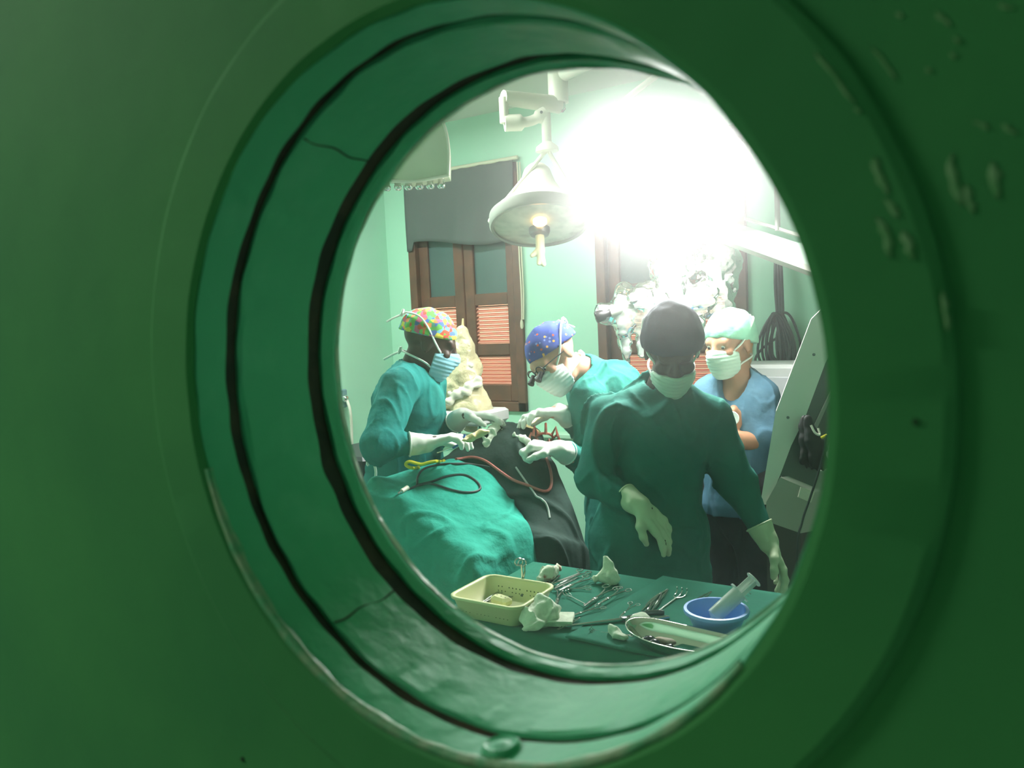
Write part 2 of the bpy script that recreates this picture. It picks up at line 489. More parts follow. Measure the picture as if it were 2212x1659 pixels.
# draw cord beside the window, a long loop
pts = []
for (x0, x1, y1) in ((1117, 1127, 690), (1131, 1122, 350)):
    a_, b_ = (ony(x0, 350, ROOM_Y1 - 0.02), ony(x1, y1, ROOM_Y1 - 0.02)) if not pts else (ony(x0, 690, ROOM_Y1 - 0.02), ony(x1, y1, ROOM_Y1 - 0.02))
    pts += [a_ + (b_ - a_) * t + np.array([0.004 * math.sin(9 * t), 0, 0]) for t in np.linspace(0, 1, 14)]
G().tube(pts, 0.0045, 6).build('draw_cord', railm, rail, True)
wpt = ony(1127, 694, ROOM_Y1 - 0.02)
G().lathe(wpt, (0, 0, -1), [(0.004, -0.01), (0.009, 0.005), (0.010, 0.03), (0.006, 0.042), (0.0001, 0.044)], 12).build('cord_weight', railm, rail, True)
# ------------------------------------------------------------------ door with its porthole
R0 = 0.175
door = thing('door_1', 'green gloss painted door with a round porthole', None, (0.05, 0, 0)); door['kind'] = 'structure'
DX0, DX1, DH, DT = -0.75, 0.62, 2.15, 0.112
slabn = 192
def noise1(a, seed, base=3):
    r = np.random.RandomState(seed); s = 0
    for k in range(7):
        s += math.sin((base + k * 3.7 // 1) * a * (1 + k) // 1 * 1.0 + r.uniform(0, 6.28)) / (1 + 0.6 * k) if False else math.sin(int(base + 3 * k) * a + r.uniform(0, 6.28)) / (1 + 0.5 * k)
    return s / 2.0
# leaf: front and back faces around the hole
V = []; F = []
def rect_pt(an):
    c, s = math.cos(an), math.sin(an)
    hx0, hx1, hz0, hz1 = DX0, DX1, -HOLE[2], DH - HOLE[2]
    t = min([q for q in ((hx1 / c if c > 1e-9 else 9e9), (hx0 / c if c < -1e-9 else 9e9), (hz1 / s if s > 1e-9 else 9e9), (hz0 / s if s < -1e-9 else 9e9))])
    return c * t, s * t
angs = sorted(set([2 * PI * k / slabn for k in range(slabn)] + [math.atan2(z, x) % (2 * PI) for x in (DX0, DX1) for z in (-HOLE[2], DH - HOLE[2])]))
na = len(angs)
for y in (0.0, DT):
    for an in angs:
        rr = R0 + 0.008
        V.append((rr * math.cos(an), y, HOLE[2] + rr * math.sin(an)))
    for t in (0.12, 0.4, 1.0):
        for an in angs:
            x, z = rect_pt(an); rr = R0 + 0.008
            V.append((rr * math.cos(an) * (1 - t) + x * t, y, HOLE[2] + rr * math.sin(an) * (1 - t) + z * t))
for s in range(2):
    o0 = s * 4 * na
    for q in range(3):
        for k in range(na):
            f = (o0 + q * na + k, o0 + q * na + (k + 1) % na, o0 + (q + 1) * na + (k + 1) % na, o0 + (q + 1) * na + k)
            F.append(f[::-1] if s == 1 else f)
for k in range(na):
    F.append((3 * na + k, 3 * na + (k + 1) % na, 7 * na + (k + 1) % na, 7 * na + k))
    F.append((k, (k + 1) % na, 4 * na + (k + 1) % na, 4 * na + k))
obj('door_leaf', V, F, doorp, door, False)
def ring(name, prof, m, seed=0, jr=0.0, jy=0.0, n=240, closed=True):
    """prof: (radius, y) points; edges wander like thick hand-brushed paint"""
    V = []; F = []; k = len(prof)
    for i in range(n):
        a = 2 * PI * i / n
        for j, (r, y) in enumerate(prof):
            r2 = r + jr * noise1(a, seed + j, 3) + jr * 0.5 * noise1(a, seed + 40 + j, 23)
            y2 = y + jy * noise1(a, seed + 80 + j, 4) + jy * 0.5 * noise1(a, seed + 120 + j, 29)
            V.append((r2 * math.cos(a), y2, HOLE[2] + r2 * math.sin(a)))
    for i in range(n):
        i2 = (i + 1) % n
        for j in range(k if closed else k - 1):
            j2 = (j + 1) % k
            F.append((i * k + j, i * k + j2, i2 * k + j2, i2 * k + j))
    return obj(name, V, F, m, door, True, None, 18)
# raised flange on the corridor side
ring('flange', [(R0 + 0.0015, 0.004), (R0 + 0.0005, -0.002), (R0 + 0.004, -0.0045), (R0 + 0.036, -0.0045), (R0 + 0.0395, -0.003), (R0 + 0.041, 0.001), (R0 + 0.02, 0.004)], doorp, 3, 0.0003, 0.0002)
# sleeve bands and gaskets, front to back
ring('outer_sleeve', [(R0, -0.001), (R0 - 0.0008, 0.006), (R0 - 0.001, 0.0196), (R0 + 0.006, 0.0200), (R0 + 0.0075, 0.0)], ringp, 11, 0.0006, 0.0010)
ring('gasket', [(R0 + 0.0020, 0.0185), (R0 + 0.0018, 0.0305), (R0 + 0.0078, 0.0305), (R0 + 0.0078, 0.0185)], gasketm, 21, 0.0003, 0.0004)
ring('middle_sleeve', [(R0 + 0.006, 0.0288), (R0 - 0.0008, 0.0284), (R0 - 0.0016, 0.032), (R0 - 0.0016, 0.060), (R0 - 0.0018, 0.0838), (R0 + 0.006, 0.0844), (R0 + 0.0075, 0.055)], ringp, 31, 0.0006, 0.0012)
ring('gasket', [(R0 + 0.0016, 0.082), (R0 + 0.0014, 0.102), (R0 + 0.0078, 0.102), (R0 + 0.0078, 0.082)], gasketm, 51, 0.0003, 0.0004)
ring('inner_sleeve', [(R0 + 0.006, 0.0990), (R0 - 0.0012, 0.0986), (R0 - 0.0018, 0.102), (R0 - 0.0018, 0.1118), (R0 - 0.0005, 0.1135), (R0 + 0.03, 0.1145), (R0 + 0.03, 0.1115)], ringp, 61, 0.0006, 0.0009)
ring('chipped_edge', [(R0 - 0.0026, 0.1105), (R0 - 0.0022, 0.1140), (R0 + 0.004, 0.1152), (R0 + 0.004, 0.1115)], chipm, 71, 0.0006, 0.0005)
# chipped paint along the lower front lip
V = []; F = []; n_ = 150
for i in range(n_):
    a = math.radians(-165 + 130 * i / (n_ - 1)); e_ = min(1, 8 * i / n_, 8 * (n_ - 1 - i) / n_); w_ = 0.0011 * e_ * (1 + 0.5 * noise1(a, 5, 17) + .4 * noise1(a, 6, 41))
    for rr, yy in ((R0 - 0.0016, -0.0012 + max(w_, 0.0002) * 2.2), (R0 - 0.0014, -0.0022), (R0 + 0.0006 + max(w_, .0001), -0.0034), (R0 + 0.002, 0.004)):
        V.append((rr * math.cos(a), yy, HOLE[2] + rr * math.sin(a)))
F = [(i * 4 + j, i * 4 + (j + 1) % 4, (i + 1) * 4 + (j + 1) % 4, (i + 1) * 4 + j) for i in range(n_ - 1) for j in range(4)]
obj('chipped_edge', V, F, chipm, door, True)
# screw boss under thick paint at the foot of the ring
p = onz(1080, 1603, 0); 
r_ = ray(1080, 1600); tt = (0.010 - CAM[1]) / r_[1]; sp = CAM + r_ * tt
sp = HOLE + np.array([sp[0], 0.011, -math.sqrt(max(0, (R0 - 0.001) ** 2 - sp[0] ** 2))])
axr = unit(HOLE + np.array([0, 0.011, 0]) - sp)
boss = G(); boss.lathe(sp - axr * 0.001, axr, [(0.0100, 0), (0.0096, 0.003), (0.0082, 0.0042), (0.0062, 0.0030), (0.0048, 0.0032), (0.0030, 0.0040), (0.0001, 0.0043)], 28)
boss.build('screw_boss', ringp, door, True)
# glass pane: clear, but greasy enough to spread a little of the light that comes through
gm = bpy.data.materials.new('greasy_glass'); gm.use_nodes = True
nt = gm.node_tree; nt.nodes.clear()
out = nt.nodes.new('ShaderNodeOutputMaterial')
tr = nt.nodes.new('ShaderNodeBsdfTransparent'); tr.inputs['Color'].default_value = (0.97, 1.0, 0.98, 1)
rf = nt.nodes.new('ShaderNodeBsdfRefraction'); rf.distribution = 'GGX'
rf.inputs['Color'].default_value = (1, 1, 1, 1); rf.inputs['Roughness'].default_value = HAZE_ROUGH; rf.inputs['IOR'].default_value = HAZE_IOR
gl = nt.nodes.new('ShaderNodeBsdfGlossy'); gl.inputs['Roughness'].default_value = 0.04
fr = nt.nodes.new('ShaderNodeFresnel'); fr.inputs['IOR'].default_value = 1.25
tc = nt.nodes.new('ShaderNodeTexCoord'); nz = nt.nodes.new('ShaderNodeTexNoise'); nz.inputs['Scale'].default_value = 9; nz.inputs['Detail'].default_value = 5
mp = nt.nodes.new('ShaderNodeMapping'); mp.inputs['Scale'].default_value = (1, 1, 2.2); mp.inputs['Rotation'].default_value = (0, 0.6, 0)
nt.links.new(tc.outputs['Object'], mp.inputs['Vector']); nt.links.new(mp.outputs['Vector'], nz.inputs['Vector'])
mr = nt.nodes.new('ShaderNodeMapRange'); mr.inputs['From Min'].default_value = 0.3; mr.inputs['From Max'].default_value = 0.75
mr.inputs['To Min'].default_value = HAZE_AMT * 0.7; mr.inputs['To Max'].default_value = HAZE_AMT * 1.4
nt.links.new(nz.outputs['Fac'], mr.inputs['Value'])
m1 = nt.nodes.new('ShaderNodeMixShader'); m2 = nt.nodes.new('ShaderNodeMixShader')
tl = nt.nodes.new('ShaderNodeBsdfTranslucent'); tl.inputs['Color'].default_value = (1, 1, 1, 1)
m0 = nt.nodes.new('ShaderNodeMixShader'); m0.inputs['Fac'].default_value = HAZE_DIFF
nt.links.new(tr.outputs[0], m0.inputs[1]); nt.links.new(tl.outputs[0], m0.inputs[2])
nt.links.new(mr.outputs['Result'], m1.inputs['Fac']); nt.links.new(m0.outputs[0], m1.inputs[1]); nt.links.new(rf.outputs[0], m1.inputs[2])
nt.links.new(fr.outputs[0], m2.inputs['Fac']); nt.links.new(m1.outputs[0], m2.inputs[1]); nt.links.new(gl.outputs[0], m2.inputs[2])
nt.links.new(m2.outputs[0], out.inputs['Surface'])
V = [(0, 0.107, HOLE[2])] + [((R0 + 0.002) * math.cos(2 * PI * k / 96), 0.107, HOLE[2] + (R0 + 0.002) * math.sin(2 * PI * k / 96)) for k in range(96)]
F = [(0, 1 + k, 1 + (k + 1) % 96) for k in range(96)]
obj('glass_pane', V, F, gm, door, False)
# wall around the door
g = G()
def fbox(x0, x1, z0, z1): g.box(((x0 + x1) / 2, 0.031, (z0 + z1) / 2), (x1 - x0, 0.162, z1 - z0))
fbox(ROOM_X0 - T, DX0 - 0.004, 0, ROOM_H); fbox(DX1 + 0.004, ROOM_X1 + T + 0.8, 0, ROOM_H); fbox(DX0 - 0.004, DX1 + 0.004, DH + 0.004, ROOM_H)
struct(g.build('wall_front', wallp))
# door handle on the corridor side
hp = np.array([DX1 - 0.08, 0, 1.02])
h = G().lathe(hp + np.array([0, 0.001, 0]), (0, -1, 0), [(0.0001, 0.006), (0.024, 0.006), (0.026, 0.0), ], 24).tube([hp + np.array([0, 0, 0]), hp + np.array([0, -0.05, 0]), hp + np.array([-0.015, -0.058, 0]), hp + np.array([-0.12, -0.058, 0])], 0.008, 10)
h.build('door_handle', chrome, door, True)

# seams of the sleeve strip and thin pale streaks raised on the door face
def ring_pt(px, py, y):
    """the point of the sleeve at depth y seen near a pixel"""
    r = ray(px, py); p = CAM + r * ((y - CAM[1]) / r[1]); a = math.atan2(p[2] - HOLE[2], p[0]); return a
for (a0, a1) in (((655, 292), (772, 322)), ((728, 1338), (862, 1268))):
    A0, A1 = ring_pt(*a0, 0.03), ring_pt(*a1, 0.085); pts = []
    for t in np.linspace(0, 1, 16):
        a = A0 + (A1 - A0) * t + 0.006 * math.sin(t * 11) ; y = 0.029 + t * 0.056
        pts.append((( R0 - 0.0014) * math.cos(a), y, HOLE[2] + (R0 - 0.0014) * math.sin(a)))
    G().tube(pts, 0.0006, 6).build('strip_seam', gasketm, door, True)
streakm = mat('pale_streak_green', srgb(126, 168, 122), 0.6, col2=srgb(84, 150, 90), nscale=160)
def streak(x0, y0, x1, y1, w, n=1):
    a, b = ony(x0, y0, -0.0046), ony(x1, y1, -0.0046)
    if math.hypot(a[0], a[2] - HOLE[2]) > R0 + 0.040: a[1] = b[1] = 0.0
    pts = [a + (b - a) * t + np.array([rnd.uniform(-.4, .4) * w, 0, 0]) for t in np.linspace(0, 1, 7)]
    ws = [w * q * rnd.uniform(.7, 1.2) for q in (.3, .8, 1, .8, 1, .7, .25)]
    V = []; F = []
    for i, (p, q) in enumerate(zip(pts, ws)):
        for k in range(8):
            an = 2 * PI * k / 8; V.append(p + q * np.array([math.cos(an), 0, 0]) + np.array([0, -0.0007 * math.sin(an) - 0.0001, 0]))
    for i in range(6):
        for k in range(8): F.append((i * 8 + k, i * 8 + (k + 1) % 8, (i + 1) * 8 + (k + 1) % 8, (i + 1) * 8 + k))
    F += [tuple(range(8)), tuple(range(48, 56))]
    obj('pale_streak', V, F, streakm, door, True)
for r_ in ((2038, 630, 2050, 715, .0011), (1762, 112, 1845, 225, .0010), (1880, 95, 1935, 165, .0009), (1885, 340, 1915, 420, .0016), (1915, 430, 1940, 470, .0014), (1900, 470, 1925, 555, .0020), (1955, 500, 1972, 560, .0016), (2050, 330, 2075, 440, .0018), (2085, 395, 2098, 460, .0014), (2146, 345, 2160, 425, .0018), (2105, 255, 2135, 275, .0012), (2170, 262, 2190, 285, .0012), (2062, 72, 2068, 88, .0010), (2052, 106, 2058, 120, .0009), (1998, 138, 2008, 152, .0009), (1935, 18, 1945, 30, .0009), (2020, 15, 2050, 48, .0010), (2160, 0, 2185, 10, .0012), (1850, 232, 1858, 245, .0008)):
    streak(*r_)
darkm = mat('dirt_spot', srgb(34, 62, 38), 0.8)
for (x, y, w, h) in ((524, 1640, .0014, .0030), (374, 475, .0007, .0022), (376, 540, .0007, .0020), (1978, 912, .0009, .0016)):
    p = ony(x, y, -0.0002 if x < 1000 else -0.0047)
    G().lathe(p, (0, -1, 0), [(w * 1.2, -0.0004), (w, 0.0005), (0.0001, 0.0008)], 12).build('dent', darkm, door, True)

# ================================================================== LAMPS
def emis(name, col, strength):
    m = bpy.data.materials.new(name); m.use_nodes = True; nt = m.node_tree; nt.nodes.clear()
    e = nt.nodes.new('ShaderNodeEmission'); e.inputs['Color'].default_value = (*col, 1); e.inputs['Strength'].default_value = strength
    o = nt.nodes.new('ShaderNodeOutputMaterial'); nt.links.new(e.outputs[0], o.inputs['Surface']); return m
main_em = emis('main_lamp_glow', (1.0, 0.99, 0.96), MAIN_L)
bulb_em = emis('warm_bulb', (1.0, 0.50, 0.14), 6.0)
lensm = mat('lamp_lens', srgb(196, 196, 180), 0.25, col2=srgb(170, 172, 158), nscale=14)

# dome lamp over the patient (rim about 0.43 m across)
LC = at(1165, 487, 3.40)
laxis = unit(np.array([0, 0, -1.0]) + 0.36 * unit(CAM - LC) * np.array([1, 1, 0]))     # where it points
lt = thing('surgical_lamp', 'cream dome surgical lamp with one small orange bulb and a covered handle', 'lamp', LC)
G().lathe(LC, -laxis, [(0.0001, 0.285), (0.040, 0.283), (0.058, 0.262), (0.078, 0.20), (0.112, 0.14), (0.158, 0.095), (0.192, 0.068), (0.208, 0.045), (0.206, 0.040), (0.128, 0.07), (0.07, 0.12), (0.0001, 0.13)], 64).build('dome', lampm, lt, True)
G().lathe(LC, -laxis, [(0.204, 0.052), (0.216, 0.046), (0.2165, 0.004), (0.210, -0.006), (0.198, -0.004), (0.198, 0.008), (0.205, 0.046)], 64).build('rim', lampgrey, lt, True)
lens = G().lathe(LC, -laxis, [(0.200, 0.004), (0.15, -0.006), (0.075, -0.014), (0.046, -0.016)], 64).build('lens', lensm, lt, True)
G().lathe(LC, -laxis, [(0.046, -0.012), (0.046, -0.030), (0.040, -0.044), (0.022, -0.05), (0.0001, -0.05)], 40).build('bulb_cup', steeld, lt, True)
up_l = unit(np.cross(np.cross(laxis, cd), laxis)); 
be = -cf - laxis * (-cf @ laxis); be = unit(be)
G().lathe(LC + laxis * 0.024 + be * 0.075, laxis, [(0.0001, 0.010), (0.024, 0.008), (0.030, 0.002), (0.030, -0.02), (0.0001, -0.022)], 32).build('bulb', bulb_em, lt, True)
hb = LC + laxis * 0.045
hd = sdf_obj('handle', [cone(hb, 0.020, hb + laxis * 0.075, 0.019), cone(hb + laxis * 0.07 , 0.018, hb + laxis * 0.085 + cv(-0.036, 0.010, 0), 0.010), cone(hb + laxis * 0.08, 0.016, hb + laxis * 0.125 + cv(0.012, 0.01, 0), 0.011), cone(hb + laxis * 0.08, 0.014, hb + laxis * 0.115 + cv(-0.008, 0.016, 0), 0.010)], mat('latex_cream', srgb(226, 218, 186), 0.5), lt, vox=0.004, k=0.008)
hd['label'] = 'glove-covered handle'
# yoke and suspension
hub = at(1182, 322, 3.40); 
side = unit(np.cross(laxis, -cf)); side = side if side @ cr < 0 else -side
yl = LC + side * 0.205 - laxis * 0.02; yr = LC - side * 0.205 - laxis * 0.02
for p in (yl, yr):
    G().tube(smooth_path([hub, hub * 0.45 + p * 0.55 + np.array([0, 0, 0.01]), p + np.array([0, 0, 0.02]), p], 6), [0.009] * 19, 8, flat=1.0).build('yoke_arm', lampm, lt, True)
G().lathe(hub + np.array([0, 0, 0.02]), (0, 0, -1), [(0.0001, -0.01), (0.02, -0.01), (0.048, 0.012), (0.05, 0.03), (0.0001, 0.032)], 24).build('hub', lampm, lt, True)
elb = at(1172, 246, 3.40)
G().tube([hub, np.array([hub[0], hub[1], elb[2]])], 0.021, 14).build('drop_tube', lampm, lt, True)
j0 = np.array([hub[0], hub[1], elb[2]]); j1 = at(1090, 266, 3.36); j2 = at(1092, 222, 3.36); j2 = np.array([j1[0], j1[1], j2[2]])
G().tube(smooth_path([j0 + np.array([0, 0, 0.0]), j0 * 0.6 + j1 * 0.4 + np.array([0, 0, -0.018]), j1], 8), [0.030] * 5 + [0.022] * 6 + [0.036] * 6, 12, flat=0.8).build('spring_arm', lampm, lt, True)
sp_ = j0 + cv(-0.02, 0.006, -0.026)
G().lathe(sp_, -cf, [(0.006, -0.01), (0.006, 0.004), (0.0001, 0.005)], 12).build('bolt', steeld, lt, True)
G().tube([j1, j2 + np.array([0, 0, 0.02])], 0.02, 12).build('post', lampm, lt, True)
jc = at(1206, 200, 3.5); jc = np.array([jc[0], jc[1], j2[2] + 0.02])
G().tube([j2 + np.array([0, 0, 0.02]), jc], [0.032, 0.040], 12, flat=0.9).build('upper_arm', lampm, lt, True)
# ceiling column shared by both lamps is carried by the first
cz = at(1208, 222, 3.5)[2]
G().tube([(jc[0], jc[1], cz), (jc[0], jc[1], ROOM_H)], 0.045, 20).build('ceiling_column', lampm, lt, True)
G().lathe((jc[0], jc[1], cz + 0.004), (0, 0, -1), [(0.03, 0), (0.032, 0.03), (0.02, 0.045), (0.0001, 0.048)], 20).build('column_cap', chrome, lt, True)

# the bright lamp: wide head aimed at the patient and the door
MC = at(1452, 396, 2.90)
maxis = unit(unit(CAM - MC) * 0.42 + unit(at(1160, 940, 2.85) - MC) * 0.35 + np.array([0, 0, -0.55]))      # aimed at the operating field
mt = thing('surgical_lamp', 'large switched-on surgical lamp shining white above the microscope', 'lamp', MC)
RM = 0.248
G().lathe(MC, -maxis, [(0.0001, 0.16), (0.08, 0.155), (0.20, 0.12), (0.29, 0.06), (RM + 0.004, 0.012), (RM + 0.006, -0.008), (RM - 0.006, -0.012), (RM - 0.012, 0.004), (RM - 0.014, 0.01), (0.2, 0.08), (0.0001, 0.12)], 64).build('housing', lampm, mt, True)
G().lathe(MC, -maxis, [(RM - 0.012, 0.0), (0.2, -0.012), (0.1, -0.018), (0.0001, -0.02)], 64).build('lens', main_em, mt, True)
hb = MC + maxis * 0.02
G().tube([hb, hb + maxis * 0.11], [0.018, 0.016], 12).build('handle', lampm, mt, True)
tc_ = np.array([MC[0], MC[1], ROOM_H - 0.14]) + cv(0.12, 0, 0.12)
s2 = unit(np.cross(maxis, (0, 0, 1)))
yk = MC + s2 * (RM + 0.02); yk2 = MC - s2 * (RM + 0.02)
top = MC + np.array([0, 0, 0.36]) - maxis * 0.1
for p, sg in ((yk, 1), (yk2, -1)):
    G().tube(smooth_path([top, (top + p) / 2 + s2 * sg * 0.12 + np.array([0, 0, 0.05]), p - maxis * 0.01], 8), 0.012, 10).build('yoke_arm', lampm, mt, True)
    G().lathe(p, s2 * -sg, [(0.0001, -0.02), (0.02, -0.018), (0.02, 0.016), (0.0001, 0.018)], 16).build('pivot', lampgrey, mt, True)
mtop = np.array([top[0], top[1], ROOM_H - 0.13])
G().tube([top - np.array([0, 0, 0.01]), mtop], 0.02, 12).build('drop_tube', lampm, mt, True)
G().tube([mtop, (jc[0] + 0.02, jc[1], ROOM_H - 0.13)], [0.028, 0.034], 12).build('upper_arm', lampm, mt, True)

# pale head with a row of chrome knobs at the left
def rounded(w, h, r, n=6):
    out = []
    for cx_, cy_, a0 in ((w / 2 - r, h / 2 - r, 0), (-w / 2 + r, h / 2 - r, 90), (-w / 2 + r, -h / 2 + r, 180), (w / 2 - r, -h / 2 + r, 270)):
        for k in range(n + 1):
            a = math.radians(a0 + 90 * k / n); out.append((cx_ + r * math.cos(a), cy_ + r * math.sin(a)))
    return out
KC = at(880, 318, 2.9)
kf = unit(np.array([-cf[0], -cf[1], 0])); kr = unit(np.cross(np.array([0, 0, 1.0]), kf)); kr = kr if kr @ cr > 0 else -kr; ku = np.array([0, 0, 1.0])
kt = thing('pendant_panel', 'pale rounded ceiling pendant with chrome knobs along its lower edge', 'equipment', KC)
w_, h_ = 0.30, 0.26
poly = [(w_ / 2, -h_ / 2 + 0.01), (w_ / 2 + 0.006, -0.03), (w_ / 2 - 0.004, 0.05), (w_ / 2 - 0.03, 0.105), (w_ / 2 - 0.08, h_ / 2), (-w_ / 2 + 0.08, h_ / 2), (-w_ / 2 + 0.02, 0.1), (-w_ / 2, 0.03), (-w_ / 2, -h_ / 2 + 0.03), (0, -h_ / 2 - 0.005)]
G().prism(poly, kr, ku, KC, 0.12, kf).build('body', mat('pendant_cream', srgb(196, 206, 176), 0.4), kt)
edge = [KC + u * kr + v * ku + kf * 0.062 for u, v in poly]
G().tube(smooth_path(edge + [edge[0]], 5), 0.006, 8).build('trim', lampm, kt, True)
for k in range(7):
    p = KC + kr * (-w_ / 2 + 0.03 + k * 0.04) - ku * (h_ / 2 + 0.004) + kf * 0.03
    G().lathe(p, -ku, [(0.012, -0.012), (0.012, 0.006), (0.015, 0.010), (0.015, 0.020), (0.010, 0.026), (0.0001, 0.027)], 14).build('knob', chrome, kt, True)
G().tube([KC + ku * 0.1, np.array([KC[0], KC[1], ROOM_H])], 0.03, 14).build('drop_tube', lampm, kt, True)
tag(kt.children[-1], 'cream ceiling tube')

# the dome lamp's own warm beam onto the operating field
light('surgical_lamp_beam', 'SPOT', LC + laxis * 0.045 + be * 0.075, DOME_W, (1.0, 0.62, 0.28), aim=at(1168, 900, 2.93), spot_size=math.radians(10), spot_blend=0.8, shadow_soft_size=0.03)

# ================================================================== PEOPLE
def cloth(name, c, c2, bump=0.35, rough=0.85): return mat(name, srgb(*c), rough, col2=srgb(*c2), nscale=9, bump=bump, bscale=26, bdist=0.012, spec=0.2)
gownA = cloth('gown_teal', (26, 118, 114), (32, 128, 122))
gownC = cloth('gown_green', (34, 106, 96), (40, 114, 103))
gownB = cloth('gown_sea_green', (44, 122, 112), (52, 132, 120))
scrub = cloth('scrubs_blue', (88, 124, 146), (78, 114, 136))
trous = cloth('trousers_dark', (58, 56, 60), (50, 50, 54))
skin_dark = mat('skin_deep_brown', srgb(62, 44, 36), 0.5, spec=0.4)
skin_dark2 = mat('skin_dark_brown', srgb(70, 50, 42), 0.5, spec=0.4)
skin_fair = mat('skin_fair', srgb(206, 152, 128), 0.5, spec=0.4)
skin_tan = mat('skin_tan', srgb(172, 126, 98), 0.5, spec=0.4)
glovem = mat('latex_white', srgb(214, 218, 208), 0.45, bump=0.3, bscale=60, bdist=0.003)
glovec = mat('latex_green_bounce', srgb(196, 208, 176), 0.5, bump=0.3, bscale=60, bdist=0.003)  # white latex with green bounce light mixed into its base colour
maskw = mat('mask_white', srgb(220, 226, 222), 0.8)
maskb = mat('mask_pale_blue', srgb(140, 196, 214), 0.8)
maskg = mat('mask_pale_green', srgb(186, 214, 196), 0.8)
tiem = mat('mask_tie_white', srgb(232, 236, 228), 0.8)
eyem = mat('eye_dark', srgb(30, 24, 22), 0.2)
eyew = mat('eye_white', srgb(220, 214, 206), 0.3)
capN = mat('cap_navy', srgb(52, 56, 70), 0.9, bump=0.3, bscale=30)
capM = mat('cap_mint', srgb(140, 206, 176), 0.75, col2=srgb(156, 216, 186), nscale=20, bump=0.5, bscale=40, bdist=0.006)
shoem = mat('clog_white', srgb(200, 200, 196), 0.5)
hairm = mat('hair_blond', srgb(176, 130, 84), 0.6)
def spotted(name, base, cols, scale):
    m = bpy.data.materials.new(name); m.use_nodes = True; nt = m.node_tree; b = nt.nodes['Principled BSDF']
    tc = nt.nodes.new('ShaderNodeTexCoord'); v = nt.nodes.new('ShaderNodeTexVoronoi'); v.inputs['Scale'].default_value = scale
    sp = nt.nodes.new('ShaderNodeSeparateColor'); r = nt.nodes.new('ShaderNodeValToRGB'); r.color_ramp.interpolation = 'CONSTANT'
    while len(r.color_ramp.elements) < len(cols): r.color_ramp.elements.new(0.5)
    for i, c in enumerate(cols):
        r.color_ramp.elements[i].position = i / len(cols); r.color_ramp.elements[i].color = (*srgb(*c), 1)
    nt.links.new(tc.outputs['Object'], v.inputs['Vector']); nt.links.new(v.outputs['Color'], sp.inputs['Color'])
    nt.links.new(sp.outputs[0], r.inputs['Fac'])
    if base:
        mx = nt.nodes.new('ShaderNodeMix'); mx.data_type = 'RGBA'; mr = nt.nodes.new('ShaderNodeMath'); mr.operation = 'LESS_THAN'; mr.inputs[1].default_value = 0.32
        nt.links.new(v.outputs['Distance'], mr.inputs[0]); nt.links.new(mr.outputs[0], mx.inputs['Factor'])
        mx.inputs['A'].default_value = (*srgb(*base), 1); nt.links.new(r.outputs['Color'], mx.inputs['B']); nt.links.new(mx.outputs['Result'], b.inputs['Base Color'])
    else: nt.links.new(r.outputs['Color'], b.inputs['Base Color'])
    b.inputs['Roughness'].default_value = 0.9
    return m
capA = spotted('cap_patterned', None, [(226, 96, 72), (108, 176, 150), (232, 214, 84), (86, 120, 190), (110, 186, 90), (226, 110, 150), (240, 150, 90), (120, 190, 210)], 62)
capB = spotted('cap_blue_dots', (54, 74, 150), [(60, 80, 160), (214, 92, 60), (60, 80, 160), (226, 160, 70), (120, 140, 210), (52, 70, 140)], 70)

def head_prims(H, R, s=1.0, grow=0.0):
    L = lambda p: H + R @ (np.array(p) * s)
    e = lambda c, r: ell(L(c), np.array(r) * s + grow, R)
    P = [e((0, -0.012, 0.035), (0.076, 0.095, 0.082)), e((0, 0.026, -0.035), (0.060, 0.064, 0.080)),
         cone(L((-0.035, 0.020, -0.080)), 0.026 * s + grow, L((0, 0.062, -0.098)), 0.022 * s + grow),
         cone(L((0.035, 0.020, -0.080)), 0.026 * s + grow, L((0, 0.062, -0.098)), 0.022 * s + grow),
         e((0, 0.072, 0.026), (0.052, 0.018, 0.014)),
         cone(L((0, 0.090, 0.012)), 0.008 * s + grow, L((0, 0.112, -0.030)), 0.013 * s + grow),
         e((-0.013, 0.098, -0.034), (0.010, 0.010, 0.009)), e((0.013, 0.098, -0.034), (0.010, 0.010, 0.009)),
         e((0, 0.088, -0.066), (0.024, 0.012, 0.011)),
         e((-0.038, 0.070, -0.022), (0.022, 0.018, 0.018)), e((0.038, 0.070, -0.022), (0.022, 0.018, 0.018))]
    for sx in (-1, 1):
        P.append(e((sx * 0.078, -0.008, -0.004), (0.008, 0.020, 0.032)))
    for sx in (-1, 1):
        P.append(e((sx * 0.031, 0.0815, 0.0125), (0.0145, 0.009, 0.0075)))
    S = [e((-0.031, 0.098, 0.004), (0.016, 0.012, 0.009)), e((0.031, 0.098, 0.004), (0.016, 0.012, 0.009))]
    return P, S

